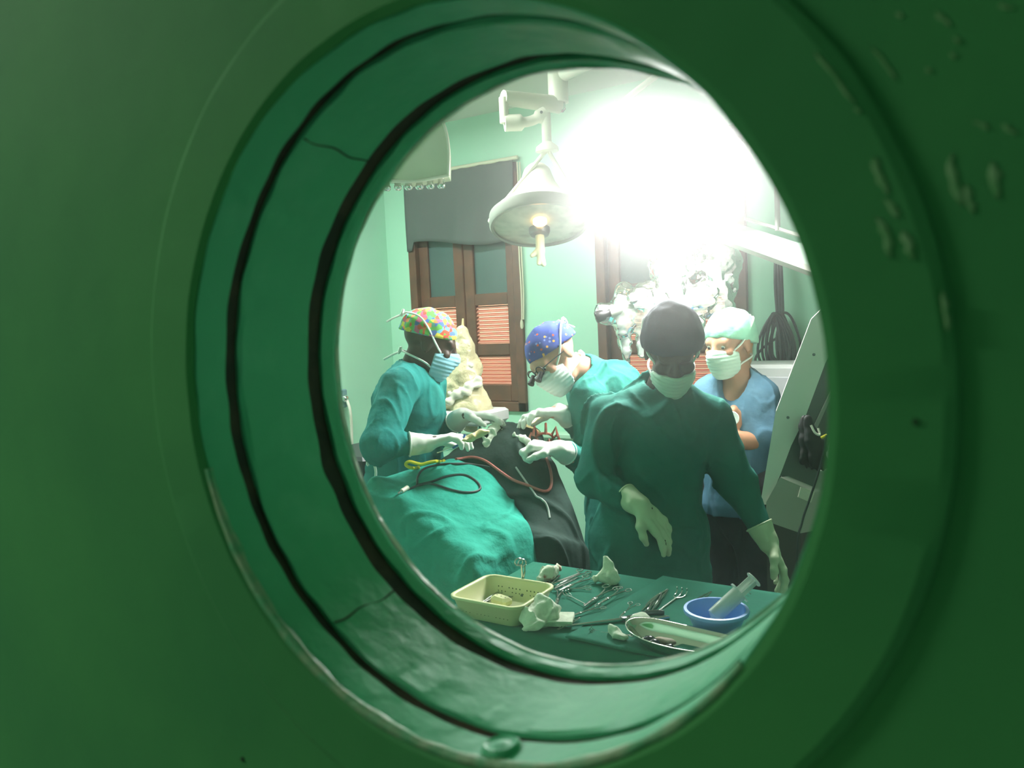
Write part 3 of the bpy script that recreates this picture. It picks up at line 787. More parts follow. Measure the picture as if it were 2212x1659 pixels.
def hand_prims(w, d, n, thumb, curl=(0.3, 0.35, 0.4, 0.45), spread=0.06, grow=0.0, s=1.0, tcurl=0.4, bend=1.0):
    """w wrist, d pointing direction, n palm normal; thumb = +1/-1 picks the side of d x n"""
    d = unit(d); n = unit(np.array(n) - d * np.dot(n, d)); l = np.cross(d, n) * thumb
    P = []
    kn = []
    for i, o in enumerate((0.030, 0.010, -0.010, -0.029)):
        k = w + d * (0.092 - 0.006 * abs(i - 1)) * s + l * o * s - n * (0.004 * (i == 3)) * s
        kn.append(k); P.append(cone(w + l * o * 0.6 * s + d * 0.012 * s, 0.016 * s + grow, k, 0.0115 * s + grow))
    P.append(cone(w - d * 0.02 * s, 0.026 * s + grow, w + d * 0.03 * s, 0.024 * s + grow, 0.75, n))
    tips = []
    for i, (k, ln) in enumerate(zip(kn, (0.072, 0.080, 0.075, 0.060))):
        dd = unit(d + l * spread * (1.5 - i)); c = curl[i]; a = 0.0; p = k
        for j, fr in enumerate((0.45, 0.30, 0.25)):
            a += c * (0.75, 1.15, 0.8)[j] * bend
            q = p + (dd * math.cos(a) + n * math.sin(a)) * ln * fr * s
            r0 = (0.0098, 0.0090, 0.0080)[j] * s; r1 = (0.0090, 0.0080, 0.0070)[j] * s
            P.append(cone(p, r0 + grow, q, r1 + grow)); p = q
        tips.append(p)
    t0 = w + d * 0.022 * s + l * 0.022 * s; t1 = t0 + (d * 0.55 + l * 0.75 + n * 0.3) * 0.036 * s
    t2 = t1 + unit(d * 0.9 + l * (0.45 - tcurl * 0.6) + n * (0.25 + tcurl * 0.5)) * 0.032 * s; t3 = t2 + unit(d * 0.95 + l * (0.2 - tcurl) + n * (0.2 + tcurl)) * 0.026 * s
    P += [cone(t0, 0.017 * s + grow, t1, 0.0125 * s + grow), cone(t1, 0.012 * s + grow, t2, 0.0105 * s + grow), cone(t2, 0.0105 * s + grow, t3, 0.0085 * s + grow)]
    tips.append(t3)
    return P, tips

def hz(v): v = np.array(v, float); v[2] = 0; return unit(v)
def person(label, J, skin, gown_m, cap_m, mask_m, glove_m, hands, gown='gown', group=None, seed=1, foldamp=0.013, cap_style='round', mask_cut=0.004, scrubs=False, tw=1.0, eyes=True):
    H, R = J['H'], J['R']; fr = hz(J['front']); rt = np.cross(fr, (0, 0, 1.0))
    pel, waist, chest, neck = J['pelvis'], J['waist'], J['chest'], J['neck']
    sp_ax = unit(neck - waist); fr0 = fr; frt = unit(fr - sp_ax * (fr @ sp_ax))
    # ---- body: head, neck, trunk, arms, hands and legs in one skin
    P, S = head_prims(H, R)
    hb = H + R @ np.array([0, -0.02, -0.06])
    P += [cone(hb, 0.054, neck, 0.060), cone(neck, 0.058, chest, 0.110, 0.75, frt), cone(chest, 0.118, waist, 0.110, 0.75, frt), cone(waist, 0.12, pel, 0.140, 0.78, fr)]
    for s in ('L', 'R'):
        sg = 1 if s == 'R' else -1
        sh, el_, wr = J['sh' + s], J['el' + s], J['wr' + s]
        P += [cone(neck - (neck - chest) * 0.4, 0.050, sh - np.array([0, 0, 0.012]), 0.044), cone(sh - np.array([0, 0, 0.012]), 0.045, el_, 0.040), cone(el_, 0.041, wr, 0.027)]
        hip = pel + rt * sg * 0.085; kn = np.array([hip[0], hip[1], 0.50]) + rt * sg * 0.02 + fr * 0.03; an = np.array([hip[0], hip[1], 0.075]) + rt * sg * 0.03
        P += [cone(hip, 0.088, kn, 0.056), cone(kn, 0.055, an, 0.036), cone(an - np.array([0, 0, 0.035]), 0.036, an + fr * 0.14 - np.array([0, 0, 0.045]), 0.028)]
        hd, hn, th, cu, kw = hands[s]
        P += hand_prims(wr, hd, hn, th, cu, grow=(-0.0048 if glove_m is not None else -0.001), **kw)[0]
    V, F = sdf_mesh(P, 0.0065, 0.018, sub=S if eyes else ())
    body = obj('person', V, F, skin, None, True, (pel[0], pel[1], 0.0))
    tag(body, label, 'person', group)
    # ---- eyes
    for sx in ((-1, 1) if eyes else ()):
        c = H + R @ np.array([sx * 0.031, 0.0775, 0.003])
        eb = G().lathe(c, R[:, 1], [(0.0105 * math.sin(a), 0.0105 * math.cos(a)) for a in np.linspace(0.02, PI - 0.02, 9)], 14).build('eye', eyew, body, True)
        G().lathe(c + (R[:, 1] * 0.0078 - R[:, 2] * 0.0045), R[:, 1], [(0.006, 0), (0.0055, 0.002), (0.0001, 0.0035)], 12).build('iris', eyem, eb, True)
    # ---- gown or scrubs over it
    up = np.array([0, 0, 1.0])
    fold = lambda Q: -foldamp * (1.5 * np.exp(-(wnoise(Q, seed, 30, (1, 1, 0.40)) / 0.22) ** 2) - 0.45) * (0.55 + 0.45 * np.clip(wnoise(Q, seed + 7, 8), -1, 1)) - foldamp * 0.35 * (np.exp(-(wnoise(Q, seed + 3, 62, (1, 1, 0.6)) / 0.2) ** 2) - 0.3)
    top = neck + (chest - neck) * 0.10
    if not scrubs:
        GP = [cone(top, 0.088, chest, 0.150 * tw, 0.88, frt), cone(chest, 0.156 * tw, waist, 0.150 * tw, 0.88, frt), cone(waist, 0.152 * tw, pel, 0.185 * tw, 0.9, fr),
              cone(pel, 0.182 * tw, np.array([pel[0], pel[1], 0.42]), 0.235 * tw, 0.9, fr)]
        for s in ('L', 'R'):
            sh, el_, wr = J['sh' + s], J['el' + s], J['wr' + s]
            GP += [cone(top + (sh - top) * 0.15, 0.074, sh, 0.066), cone(sh, 0.070, el_, 0.060), cone(el_, 0.060, wr - (wr - el_) * 0.33, 0.0355)]
        o = sdf_obj(gown, GP, gown_m, body, vox=0.0065, k=0.022, disp=fold, cut=[(np.array([0, 0, 0.34]), (0, 0, -1))], sub=[cone(neck + (hb - neck) * 0.25, 0.060, hb + (hb - neck) * 0.3, 0.085)])
    else:
        GP = [cone(top, 0.085, chest, 0.140, 0.8, fr), cone(chest, 0.146, waist, 0.140, 0.82, fr), cone(waist, 0.142, pel - up * 0.06, 0.165, 0.85, fr)]
        for s in ('L', 'R'):
            sh, el_ = J['sh' + s], J['el' + s]
            GP += [cone(top + (sh - top) * 0.2, 0.068, sh, 0.070), cone(sh, 0.072, sh + (el_ - sh) * 0.80, 0.074)]
        vn = neck + fr * 0.10 - up * 0.02
        o = sdf_obj('scrub_top', GP, gown_m, body, vox=0.0075, k=0.03, disp=fold, sub=[cone(neck + up * 0.03 + fr * 0.02, 0.060, neck + fr * 0.085 - up * 0.02, 0.05), cone(neck + fr * 0.10 - up * 0.02, 0.045, neck + fr * 0.135 - up * 0.115, 0.012), cone(neck + (hb - neck) * 0.25, 0.058, hb, 0.075)],
                    cut=[(pel - up * 0.10, -up)])
        TP = []
        for sg in (-1, 1):
            hip = pel + rt * sg * 0.085; kn = np.array([hip[0], hip[1], 0.50]) + rt * sg * 0.02 + fr * 0.02; an = np.array([hip[0], hip[1], 0.09]) + rt * sg * 0.03
            TP += [cone(hip, 0.105, kn, 0.085), cone(kn, 0.085, an, 0.075)]
        sdf_obj('trousers', TP + [cone(pel, 0.145, pel - up * 0.08, 0.15, 0.8, fr)], trous, body, vox=0.010, k=0.03, disp=fold, cut=[(np.array([0, 0, 0.06]), -up)])
    if not scrubs:
        TP = []
        for sg in (-1, 1):
            hip = pel + rt * sg * 0.085; kn = np.array([hip[0], hip[1], 0.50]) + rt * sg * 0.02 + fr * 0.02; an = np.array([hip[0], hip[1], 0.09]) + rt * sg * 0.03
            TP += [cone(kn + up * 0.05, 0.075, kn, 0.075), cone(kn, 0.075, an, 0.065)]
        sdf_obj('trousers', TP, trous, body, vox=0.012, k=0.02, cut=[(np.array([0, 0, 0.06]), -up)])
    for sg in (-1, 1):
        an = np.array([pel[0], pel[1], 0.05]) + rt * sg * 0.115
        sdf_obj('shoe', [cone(an - fr * 0.03, 0.043, an + fr * 0.15 - up * 0.008, 0.042, 0.9, up)], shoem, body, vox=0.01, k=0.02, cut=[(np.array([0, 0, 0.004]), -up)])
    # ---- cap
    L = lambda p: H + R @ np.array(p)
    if cap_style == 'round':
        cp = [ell(L((0, -0.014, 0.040)), (0.086, 0.104, 0.089), R), ell(L((0, -0.04, 0.02)), (0.082, 0.082, 0.085), R)]
        cuts = [(L((0, 0.06, 0.034)), R @ np.array([0, 0.10, -1.0])), (L((0, -0.06, -0.045)), R @ np.array([0, -0.2, -1.0])), (L((0, 0, -0.005)), R @ np.array([0, 0.55, -1.0]))]
    elif cap_style == 'tall':
        cp = [ell(L((0, -0.014, 0.044)), (0.092, 0.106, 0.094), R), cone(L((0, 0.0, 0.05)), 0.088, L((0, -0.01, 0.085)), 0.070)]
        cuts = [(L((0, 0.06, 0.022)), R @ np.array([0, 0.15, -1.0]))]
    else:                                              # bouffant, gathered at the back
        cp = [ell(L((0, -0.018, 0.045)), (0.092, 0.108, 0.092), R), ell(L((0, -0.085, 0.0)), (0.070, 0.060, 0.068), R)]
        cuts = [(L((0, 0.06, 0.030)), R @ np.array([0, 0.30, -1.0])), (L((0, -0.06, -0.062)), R @ np.array([0, -0.1, -1.0]))]
    fc = lambda Q: 0.0022 * wnoise(Q, seed + 9, 110)
    sdf_obj('surgical_cap', cp, cap_m, body, vox=0.0055, k=0.03, disp=fc, cut=cuts)
    # ---- mask with pleats, and its ties
    hp, _ = head_prims(H, R, 1.0, 0.005)
    pl = lambda Q: 0.0016 * np.sin(((Q - H) @ R[:, 2]) * 420)
    mk = sdf_obj('face_mask', [hp[1], hp[2], hp[3], hp[5], ell(L((0, 0.062, -0.050)), (0.052, 0.052, 0.052), R)], mask_m, body, vox=0.0045, k=0.03, disp=pl,
                 cut=[(L((0, 0.10, mask_cut - 0.012)), R @ np.array([0, -0.25, 1.0])), (L((0, 0.030, 0)), R @ np.array([0, -1.0, 0])), (L((0, 0, -0.128)), R @ np.array([0, 0, -1.0]))])
    for sg in (-1, 1):
        up_t = [L((sg * 0.055, 0.050, -0.018)), L((sg * 0.078, 0.022, 0.010)), L((sg * 0.088, -0.02, 0.055)), L((sg * 0.080, -0.062, 0.085)), L((sg * 0.04, -0.11, 0.085)), L((sg * 0.006, -0.122, 0.078))]
        lo_t = [L((sg * 0.052, 0.040, -0.085)), L((sg * 0.066, 0.01, -0.070)), L((sg * 0.070, -0.03, -0.062)), L((sg * 0.055, -0.068, -0.058)), L((sg * 0.02, -0.088, -0.056)), L((sg * 0.004, -0.090, -0.058))]
        for t in (up_t, lo_t):
            G().tube(smooth_path(t, 5), 0.0038, 6).build('mask_tie', tiem, mk, True)
    for z, y in ((0.078, -0.124), (-0.058, -0.092)):
        b = L((0, y, z)); pts = []
        for t in np.linspace(0, 2 * PI, 13): pts.append(b + R @ np.array([0.026 * math.sin(t), -0.006, 0.013 * math.sin(2 * t)]))
        G().tube(pts, 0.0042, 6).tube([b, b + R @ np.array([0.012, -0.03, -0.028]), b + R @ np.array([0.02, -0.05, -0.05])], 0.0042, 6).build('bow', tiem, mk, True)
    # ---- gloves
    if glove_m is not None:
        for s in ('L', 'R'):
            hd, hn, th, cu, kw = hands[s]
            wr, el_ = J['wr' + s], J['el' + s]; ax = unit(el_ - wr)
            GPs, _ = hand_prims(wr, hd, hn, th, cu, grow=0.001, **kw)
            gp = GPs + [cone(wr, 0.032, wr + ax * 0.055, 0.0405)]
            gv = sdf_obj('glove', gp, glove_m, body, vox=0.0036, k=0.008, disp=lambda Q: 0.0012 * wnoise(Q, seed + 20, 150), cut=[(wr + ax * 0.062, ax)])
            G().tube([wr + ax * 0.058 + (math.cos(t) * unit(np.cross(ax, (0.3, 0.2, 1))) + math.sin(t) * np.cross(ax, unit(np.cross(ax, (0.3, 0.2, 1))))) * 0.0408 for t in np.linspace(0, 2 * PI, 29)[:-1]], 0.003, 6, closed=True).build('cuff', glove_m, gv, True)
    return body
def down(p, z): return np.array([p[0], p[1], z])

# ---- surgeon in the patterned cap, behind the patient
A = {'H': at(928, 742, 2.94), 'R': frame(cv(.94, .30, .10)), 'front': cv(.95, 0, .3), 'neck': at(893, 806, 2.96), 'chest': at(884, 872, 2.98), 'waist': at(876, 985, 3.01),
     'shR': at(862, 838, 2.76), 'shL': at(925, 828, 3.11), 'elR': at(820, 962, 2.62), 'wrR': at(922, 958, 2.66), 'elL': at(925, 955, 3.16), 'wrL': at(1000, 899, 2.93)}
A['pelvis'] = down(A['waist'], 0.96)
handsA = {'R': (cv(.92, -.22, .1), cv(.25, .95, .1), 1, (.45, .5, .55, .6), {}), 'L': (cv(.95, .02, -.12), cv(.1, 1, -.2), -1, (.28, .32, .36, .4), {})}
pA = person('surgeon in teal gown and multicoloured patterned cap, bending over the drapes with white gloves', A, skin_dark, gownA, capA, maskb, glovem, handsA, seed=11, eyes=False)
# ---- surgeon bent forward in the blue cap
upB = cv(-.45, -.85, 0)
B = {'H': at(1197, 772, 2.92), 'R': frame(cv(-.62, .58, -.50), upB), 'front': cv(-.95, 0, -.2), 'neck': at(1266, 806, 2.98), 'chest': at(1318, 862, 3.02), 'waist': at(1352, 985, 3.02),
     'shL': at(1272, 862, 2.86), 'shR': at(1262, 850, 3.14), 'elL': at(1276, 1000, 2.86), 'wrL': at(1204, 970, 2.70), 'elR': at(1268, 925, 3.00), 'wrR': at(1208, 890, 2.86)}
B['pelvis'] = down(at(1362, 1060, 3.02), 0.95)
handsB = {'L': (cv(-.88, -.12, .05), cv(.1, .95, .1), 1, (1.0, 1.1, 1.1, 1.1), {}), 'R': (cv(-.98, .06, -.16), cv(-.1, 1, -.1), -1, (.38, .42, .46, .5), {})}
pB = person('surgeon in green gown and blue dotted cap, leaning over the operating field', B, skin_fair, gownB, capB, maskw, glovem, handsB, seed=23)
# glasses with loupes
gl_ = G(); LB = lambda p: B['H'] + B['R'] @ np.array(p)
for sx in (-1, 1):
    gl_.tube([LB((sx * 0.031 + 0.022 * math.cos(t), 0.106, 0.004 + 0.017 * math.sin(t))) for t in np.linspace(0, 2 * PI, 19)[:-1]], 0.0022, 6, closed=True)
    gl_.tube([LB((sx * 0.053, 0.104, 0.008)), LB((sx * 0.078, 0.08, 0.010)), LB((sx * 0.082, -0.01, 0.004))], 0.002, 6)
    gl_.lathe(LB((sx * 0.028, 0.104, -0.004)), B['R'] @ np.array([0, .92, -.38]), [(0.010, 0), (0.010, 0.026), (0.0125, 0.028), (0.0125, 0.036), (0.0001, 0.036)], 16)
gl_.tube([LB((-0.009, 0.108, 0.008)), LB((0.009, 0.108, 0.008))], 0.0022, 6)
gl_.build('loupe_glasses', blackm, pB, True)
# ---- surgeon at the instrument table, facing the door
C = {'H': at(1452, 757, 2.42), 'R': frame(cv(-.06, .50, -.86)), 'front': cv(-.06, 0, -1), 'neck': at(1436, 850, 2.50), 'chest': at(1430, 935, 2.52), 'waist': at(1408, 1070, 2.52),
     'shR': at(1312, 900, 2.50), 'shL': at(1530, 900, 2.50), 'elR': at(1283, 1034, 2.46), 'wrR': at(1382, 1092, 2.32), 'elL': at(1592, 1046, 2.50), 'wrL': at(1660, 1172, 2.44)}
C['pelvis'] = down(at(1400, 1130, 2.50), 0.95)
handsC = {'R': (cv(.66, .72, -.1), cv(-.55, .45, .6), -1, (.28, .3, .32, .35), {}), 'L': (cv(.42, .90, -.15), cv(-.8, .4, .1), -1, (.35, .4, .4, .45), {})}
pC = person('surgeon in dark green gown and navy cap, standing at the instrument table and looking down', C, skin_dark2, gownC, capN, maskg, glovec, handsC, seed=37, foldamp=0.014, cap_style='tall', mask_cut=-0.022, eyes=False)
# ---- nurse in blue scrubs behind
D = {'H': at(1574, 742, 3.06), 'R': frame(cv(-.74, .22, -.62)), 'front': cv(-.6, 0, -.75), 'neck': at(1596, 824, 3.09), 'chest': at(1592, 890, 3.11), 'waist': at(1588, 1010, 3.11),
     'shL': at(1642, 858, 3.05), 'shR': at(1535, 852, 3.17), 'elL': at(1650, 957, 3.02), 'wrL': at(1556, 944, 2.93), 'elR': at(1530, 975, 3.11), 'wrR': at(1540, 928, 2.98)}
D['pelvis'] = down(D['waist'], 0.97)
handsD = {'L': (cv(-.9, -.25, .1), cv(0, -.3, -1), -1, (.5, .55, .6, .6), {}), 'R': (cv(.8, -.4, 0), cv(0, -.2, 1), -1, (.6, .6, .6, .6), {})}
pD = person('nurse in blue V-neck scrubs and pale green bouffant cap with arms folded', D, skin_tan, scrub, capM, maskg, None, handsD, scrubs=True, seed=51, cap_style='bouffant')
LD = lambda p: D['H'] + D['R'] @ np.array(p)
sdf_obj('hair', [cone(LD((0, -0.085, -0.03)), 0.045, LD((0, -0.105, -0.075)), 0.026), cone(LD((0, -0.06, -0.06)), 0.04, LD((0, -0.085, -0.085)), 0.03)], hairm, pD, vox=0.005, k=0.02, disp=lambda Q: 0.002 * wnoise(Q, 5, 200))

# loose white ties at the back of the first gown
for k, pts in enumerate(([(812, 962), (800, 980), (793, 1000), (796, 1006)], [(800, 985), (808, 1002), (812, 1020), (810, 1040)])):
    G().tube(smooth_path([at(x, y, 2.66) for x, y in pts], 5), 0.0045, 6).build('gown_tie', tiem, pA, True)
# gauze roll in the nurse's hands
rc_ = at(1581, 906, 2.90)
nr = thing('gauze_roll', 'round white gauze roll held by the nurse in blue scrubs', 'gauze', rc_)
G().lathe(rc_ + cf * 0.03, cv(-.1, -.1, -1), [(0.008, 0.0), (0.024, -0.002), (0.026, 0.004), (0.026, 0.05), (0.023, 0.054), (0.009, 0.053), (0.008, 0.048), (0.008, 0.0)], 28).build('roll', mat('gauze_roll_white', srgb(222, 230, 222), .9, bump=.5, bscale=120, bdist=.003), nr, True)
G().lathe(rc_ + cf * 0.03, cv(-.1, -.1, -1), [(0.0001, 0.044), (0.0085, 0.044), (0.0085, 0.002), (0.0001, 0.002)], 16).build('core', maskb, nr, True)

# ================================================================== THE DRAPED PATIENT
drapeG = cloth('drape_green', (36, 140, 122), (44, 150, 132), 0.6)
drapeD = cloth('drape_dark', (44, 64, 58), (38, 56, 51), 0.3)
tableD = cloth('table_cloth_teal', (28, 108, 88), (34, 116, 95), 0.2)
gauzem = mat('gauze', srgb(226, 232, 214), 0.95, col2=srgb(206, 214, 196), nscale=60, bump=0.6, bscale=120, bdist=0.004)
def zz(p, z): return np.array([p[0], p[1], z])
E_ = [(800, 1045, 2.62), (845, 1082, 2.55), (900, 1128, 2.46), (965, 1183, 2.36), (1030, 1240, 2.27)]
T1 = [(842, 1030, 2.68), (902, 1054, 2.62), (962, 1092, 2.54), (1022, 1142, 2.45), (1074, 1206, 2.37)]
T2 = [(898, 1013, 2.74), (972, 1024, 2.70), (1032, 1056, 2.64), (1082, 1106, 2.55), (1112, 1182, 2.43)]
T3 = [(965, 1001, 2.80), (1040, 1009, 2.78), (1084, 1046, 2.73), (1122, 1108, 2.63), (1146, 1162, 2.50)]
rows = []
first = [zz(at(*E_[0]) + cv(-.06, 0, .04), .55), at(*E_[0]) + cv(-.04, .03, .05), at(*T1[0]) + cv(-.05, 0.03, .07), at(*T2[0]) + cv(-.05, .04, .08), at(*T3[0]) + cv(-.03, .10, .10)]
rows.append(first)
for i in range(5):
    e = at(*E_[i]); out = unit(hz(cv(-.6, 0, -.75)))
    rows.append([zz(e + out * 0.10, .50), zz(e + out * 0.05, e[2] - 0.22), e, at(*T1[i]), at(*T2[i]), at(*T3[i]), at(*T3[i]) + cv(.02, .08, .05)])
rows[0] = [zz(rows[1][0] + cv(-.05, 0, .05), .5), zz(rows[1][1] + cv(-.05, 0, .05), rows[1][1][2]), at(*E_[0]) + cv(-.03, .03, .02), at(*T1[0]) + cv(-.03, .04, .03), at(*T2[0]) + cv(-.02, .06, .035), at(*T3[0]) + cv(-.01, .09, .04), at(*T3[0]) + cv(.0, .15, .06)]
rows.append([zz(p + cv(.05, 0, -.04), min(p[2] - 0.25, 0.62)) for p in rows[-1]])
V, F = patch(rows, 110, 110, 0.006, 26, 4, (1, 1, 1), 0.0012, 110)
gdr = obj('surgical_drape', V, F, drapeG); solidify(gdr, 0.003)
tag(gdr, 'bright green surgical drape covering the patient, with cables lying on it', 'drape')
D_ = [[(940, 1012, 2.90), (1005, 985, 2.98), (1085, 945, 3.06), (1160, 950, 3.02), (1192, 985, 2.98)],
      [(935, 1003, 2.82), (1008, 962, 2.88), (1095, 915, 2.92), (1165, 927, 2.88), (1186, 990, 2.82)],
      [(950, 1000, 2.82), (1045, 985, 2.80), (1115, 958, 2.78), (1175, 980, 2.76), (1210, 1036, 2.74)],
      [(1020, 1014, 2.80), (1085, 1040, 2.73), (1140, 1048, 2.68), (1196, 1060, 2.66), (1238, 1098, 2.66)],
      [(1095, 1085, 2.72), (1135, 1118, 2.60), (1182, 1136, 2.56), (1226, 1150, 2.58), (1260, 1168, 2.66)],
      [(1120, 1190, 2.55), (1158, 1205, 2.50), (1200, 1210, 2.49), (1246, 1216, 2.56), (1274, 1230, 2.68)]]
rows = [[at(*p) for p in r] for r in D_]
rows.append([zz(p + cv(-.035, 0, .0), 0.35) for p in rows[-1]])
V, F = patch(rows, 96, 84, 0.006, 24, 9, (1, 1, .6), 0.0012, 100)
ddr = obj('surgical_drape', V, F, drapeD); solidify(ddr, 0.003)
tag(ddr, 'dark grey-green surgical drape raised in a peak over the operating field', 'drape')
trees = [bvh_of(gdr), bvh_of(ddr)]
# operating table under the drapes
tcen = at(1020, 1090, 2.60)
ot = thing('operating_table', 'operating table hidden beneath the green and dark drapes', 'table', zz(tcen, 0))
tdir = unit(hz(at(1090, 1150, 2.55) - at(880, 1040, 2.72))); tR = np.stack([tdir, np.cross((0, 0, 1), tdir), np.array([0, 0, 1.0])], 1)
G().box(zz(tcen, 0.80), (0.32, 0.22, 0.06), tR, bev=0.02).build('table_top', blackm, ot)
G().box(zz(tcen, 0.44), (0.18, 0.18, 0.76), tR, bev=0.02).build('column', steel, ot)
G().box(zz(tcen, 0.04), (0.32, 0.24, 0.08), tR, bev=0.02).build('base', steeld, ot)

def on_drape(pts, lift): return [drop(x, y, trees, lift) for x, y in pts]
def cable(name, pts, r, m, label, cat='cable', per=7, raw=False, group=None):
    P = smooth_path([np.array(p, float) for p in pts], per)              # smooth in the picture, then laid on the cloth
    W = [drop(p[0], p[1], trees, r * 0.9) for p in P]
    for _ in range(3): W = [W[0]] + [(W[i - 1] + 2 * W[i] + W[i + 1]) / 4 for i in range(1, len(W) - 1)] + [W[-1]]
    o = G().tube(W, r, 7).build(name, m, None, True); return tag(o, label, cat, group)
redm = mat('red_tubing', srgb(170, 92, 84), 0.4); yelm = mat('yellow_strap', srgb(206, 196, 44), 0.6); cabm = mat('dark_cable', srgb(34, 44, 42), 0.5)
cleart = mat('clear_tubing', srgb(206, 214, 206), 0.2, alpha=0.7)
cable('power_cable', [(880, 1060), (905, 1049), (935, 1042), (968, 1030), (1005, 1028), (1032, 1045), (1036, 1060), (1010, 1066), (975, 1060), (930, 1046), (905, 1050)], 0.0042, cabm, 'thin black cable looped over the green drape and ending in a white plug')
cable('lead_cable', [(900, 1048), (903, 1030), (915, 1015), (945, 1006), (985, 1003), (1030, 1005), (1060, 1010)], 0.0042, cabm, 'thin black lead running along the crest of the green drape')
cable('suction_tube', [(985, 994), (1020, 989), (1050, 997), (1080, 1018), (1110, 1038), (1140, 1050), (1170, 1062), (1186, 1060), (1191, 1040), (1186, 1010), (1176, 985)], 0.0052, redm, 'pink suction tube curving across the dark drape', 'tube')
cable('yellow_strap', [(905, 1013), (885, 1010), (876, 1003), (884, 997), (900, 1001), (912, 1003), (925, 999), (945, 996), (960, 998)], 0.0055, yelm, 'yellow strap lying on the edge of the drapes', 'strap')
cable('clear_tube', [(1115, 1010), (1130, 1032), (1148, 1058), (1158, 1072), (1172, 1080), (1182, 1092), (1187, 1120)], 0.0036, cleart, 'thin clear tube hanging down the dark drape', 'tube')
# white plug at the end of the cable
p0, p1 = drop(881, 1058, trees, 0.008), drop(862, 1070, trees, 0.008)
pl = thing('cable_plug', 'white plug with a metal tip lying on the green drape', 'plug', (p0 + p1) / 2)
G().tube([p0, p0 * .35 + p1 * .65], [0.008, 0.0075], 10).build('plug_body', lampm, pl, True); G().tube([p0 * .4 + p1 * .6, p1], [0.005, 0.004], 10).build('plug_tip', chrome, pl, True)
# gauze strip and cream pad between the surgeons' hands
def gauze(name, label, prims, m=gauzem, vox=0.004, amp=0.004, seed=3, group=None, cat='gauze', k=0.012):
    o = sdf_obj(name, prims, m, None, vox=vox, k=k, disp=lambda Q: amp * 1.5 * (.4 - np.exp(-(wnoise(Q, seed, 85) / .25) ** 2)) + amp * .4 * wnoise(Q, seed + 1, 240))
    return tag(o, label, cat, group)
a, b = drop(1048, 962, trees, .008), drop(1072, 930, trees, .010)
gauze('gauze_strip', 'folded white gauze strip resting on the dark drape', [cone(a, .012, b, .016, .4, cf), cone(a + cv(.014, .004, 0), .012, b + cv(.012, .004, 0), .014, .4, cf)])
a, b = drop(1010, 950, trees, .010), drop(1045, 932, trees, .012)
gauze('foam_pad', 'cream foam pad under the hands of the surgeon in the patterned cap', [cone(a, .018, b, .018, .45, cd)], mat('foam_cream', srgb(222, 200, 150), .9), amp=.002, cat='pad')
a, b, c = drop(1110, 942, trees, .007), drop(1126, 951, trees, .009), drop(1140, 960, trees, .012)
gauze('gauze_roll', 'white rolled gauze swab beside the operating field', [cone(a, .007, b, .010), cone(b, .011, c, .014)])
# operating field: retractor and clamps
of = thing('wound_retractor', 'steel wound retractor with stained blades in the operating field', 'retractor', at(1176, 945, 2.80))
st_ = mat('stained_steel', srgb(120, 84, 66), .5, .4, col2=srgb(150, 60, 44), nscale=50)
oc = at(1176, 946, 2.80)
G().tube([oc + cv(.030 * math.cos(t), .018 * math.sin(t), .02 * math.sin(t)) for t in np.linspace(0, 2 * PI, 25)[:-1]], .0045, 8, closed=True).build('ring', st_, of, True)
for k in range(7):
    t = 2 * PI * k / 7 + .3; p = oc + cv(.030 * math.cos(t), .018 * math.sin(t), .02 * math.sin(t))
    G().tube([p, p + cv(.018 * math.cos(t), -.022 + .012 * math.sin(t), 0), p + cv(.026 * math.cos(t), .004, -.01)], [.005, .0045, .006], 8).build('hook', st_, of, True)
G().tube([oc + cv(0, .015, 0), at(1168, 992, 2.80)], .009, 8).build('stem', st_, of, True)
# probe held by the surgeon in the patterned cap
pr = thing('dissector', 'thin blue-handled dissector held over the dark drape', 'instrument', at(975, 965, 2.66))
G().tube([at(1004, 938, 2.66), at(1000, 955, 2.655), at(978, 968, 2.65)], .0042, 8).build('handle', mat('blue_plastic', srgb(62, 96, 168), .4), pr, True)
G().tube([at(978, 968, 2.65), at(944, 978, 2.66)], [.003, .002], 8).build('tip', chrome, pr, True)

# ================================================================== THE INSTRUMENT TABLE
TZ = 1.0; TX0, TX1, TY0, TY1 = -0.875, 0.32, 1.085, 1.515
it = thing('instrument_table', 'steel frame table under the teal cloth carrying the surgical instruments', 'table', ((TX0 + TX1) / 2, (TY0 + TY1) / 2, 0))
G().box(((TX0 + TX1) / 2, (TY0 + TY1) / 2, TZ - 0.022), (TX1 - TX0 - 0.01, TY1 - TY0 - 0.01, 0.03), bev=.005).build('table_top', steel, it)
for x in (TX0 + .04, TX1 - .04):
    for y in (TY0 + .04, TY1 - .04): G().tube([(x, y, 0.03), (x, y, TZ - .03)], .014, 10).lathe((x, y, 0.03), (0, 1, 0), [(.0001, -.012), (.03, -.012), (.03, .012), (.0001, .012)], 16).build('leg', steel, it, True)
nu, nv = 90, 56; V = []; hang = 0.42; hangb = 0.30
us = np.linspace(-hangb, (TX1 - TX0) + hangb, nu); vs = np.linspace(-hang, (TY1 - TY0) + hangb, nv)
for u in us:
    for v in vs:
        W_, H_ = TX1 - TX0, TY1 - TY0
        x = min(max(u, 0), W_); y = min(max(v, 0), H_)
        ou = (u - x); ov = (v - y); z = TZ - max(abs(ou), abs(ov))
        fl = max(abs(ou), abs(ov))
        x2 = TX0 + x + np.sign(ou) * (0.006 + 0.03 * fl + .008 * math.sin(v * 30) * min(1, fl * 5)) if ou else TX0 + x
        y2 = TY0 + y + np.sign(ov) * (0.006 + 0.03 * fl + .008 * math.sin(u * 26 + 1) * min(1, fl * 5)) if ov else TY0 + y
        V.append((x2, y2, z + (0.0012 * math.sin(u * 31 + v * 17) * math.sin(v * 23 - u * 9) if fl == 0 else 0)))
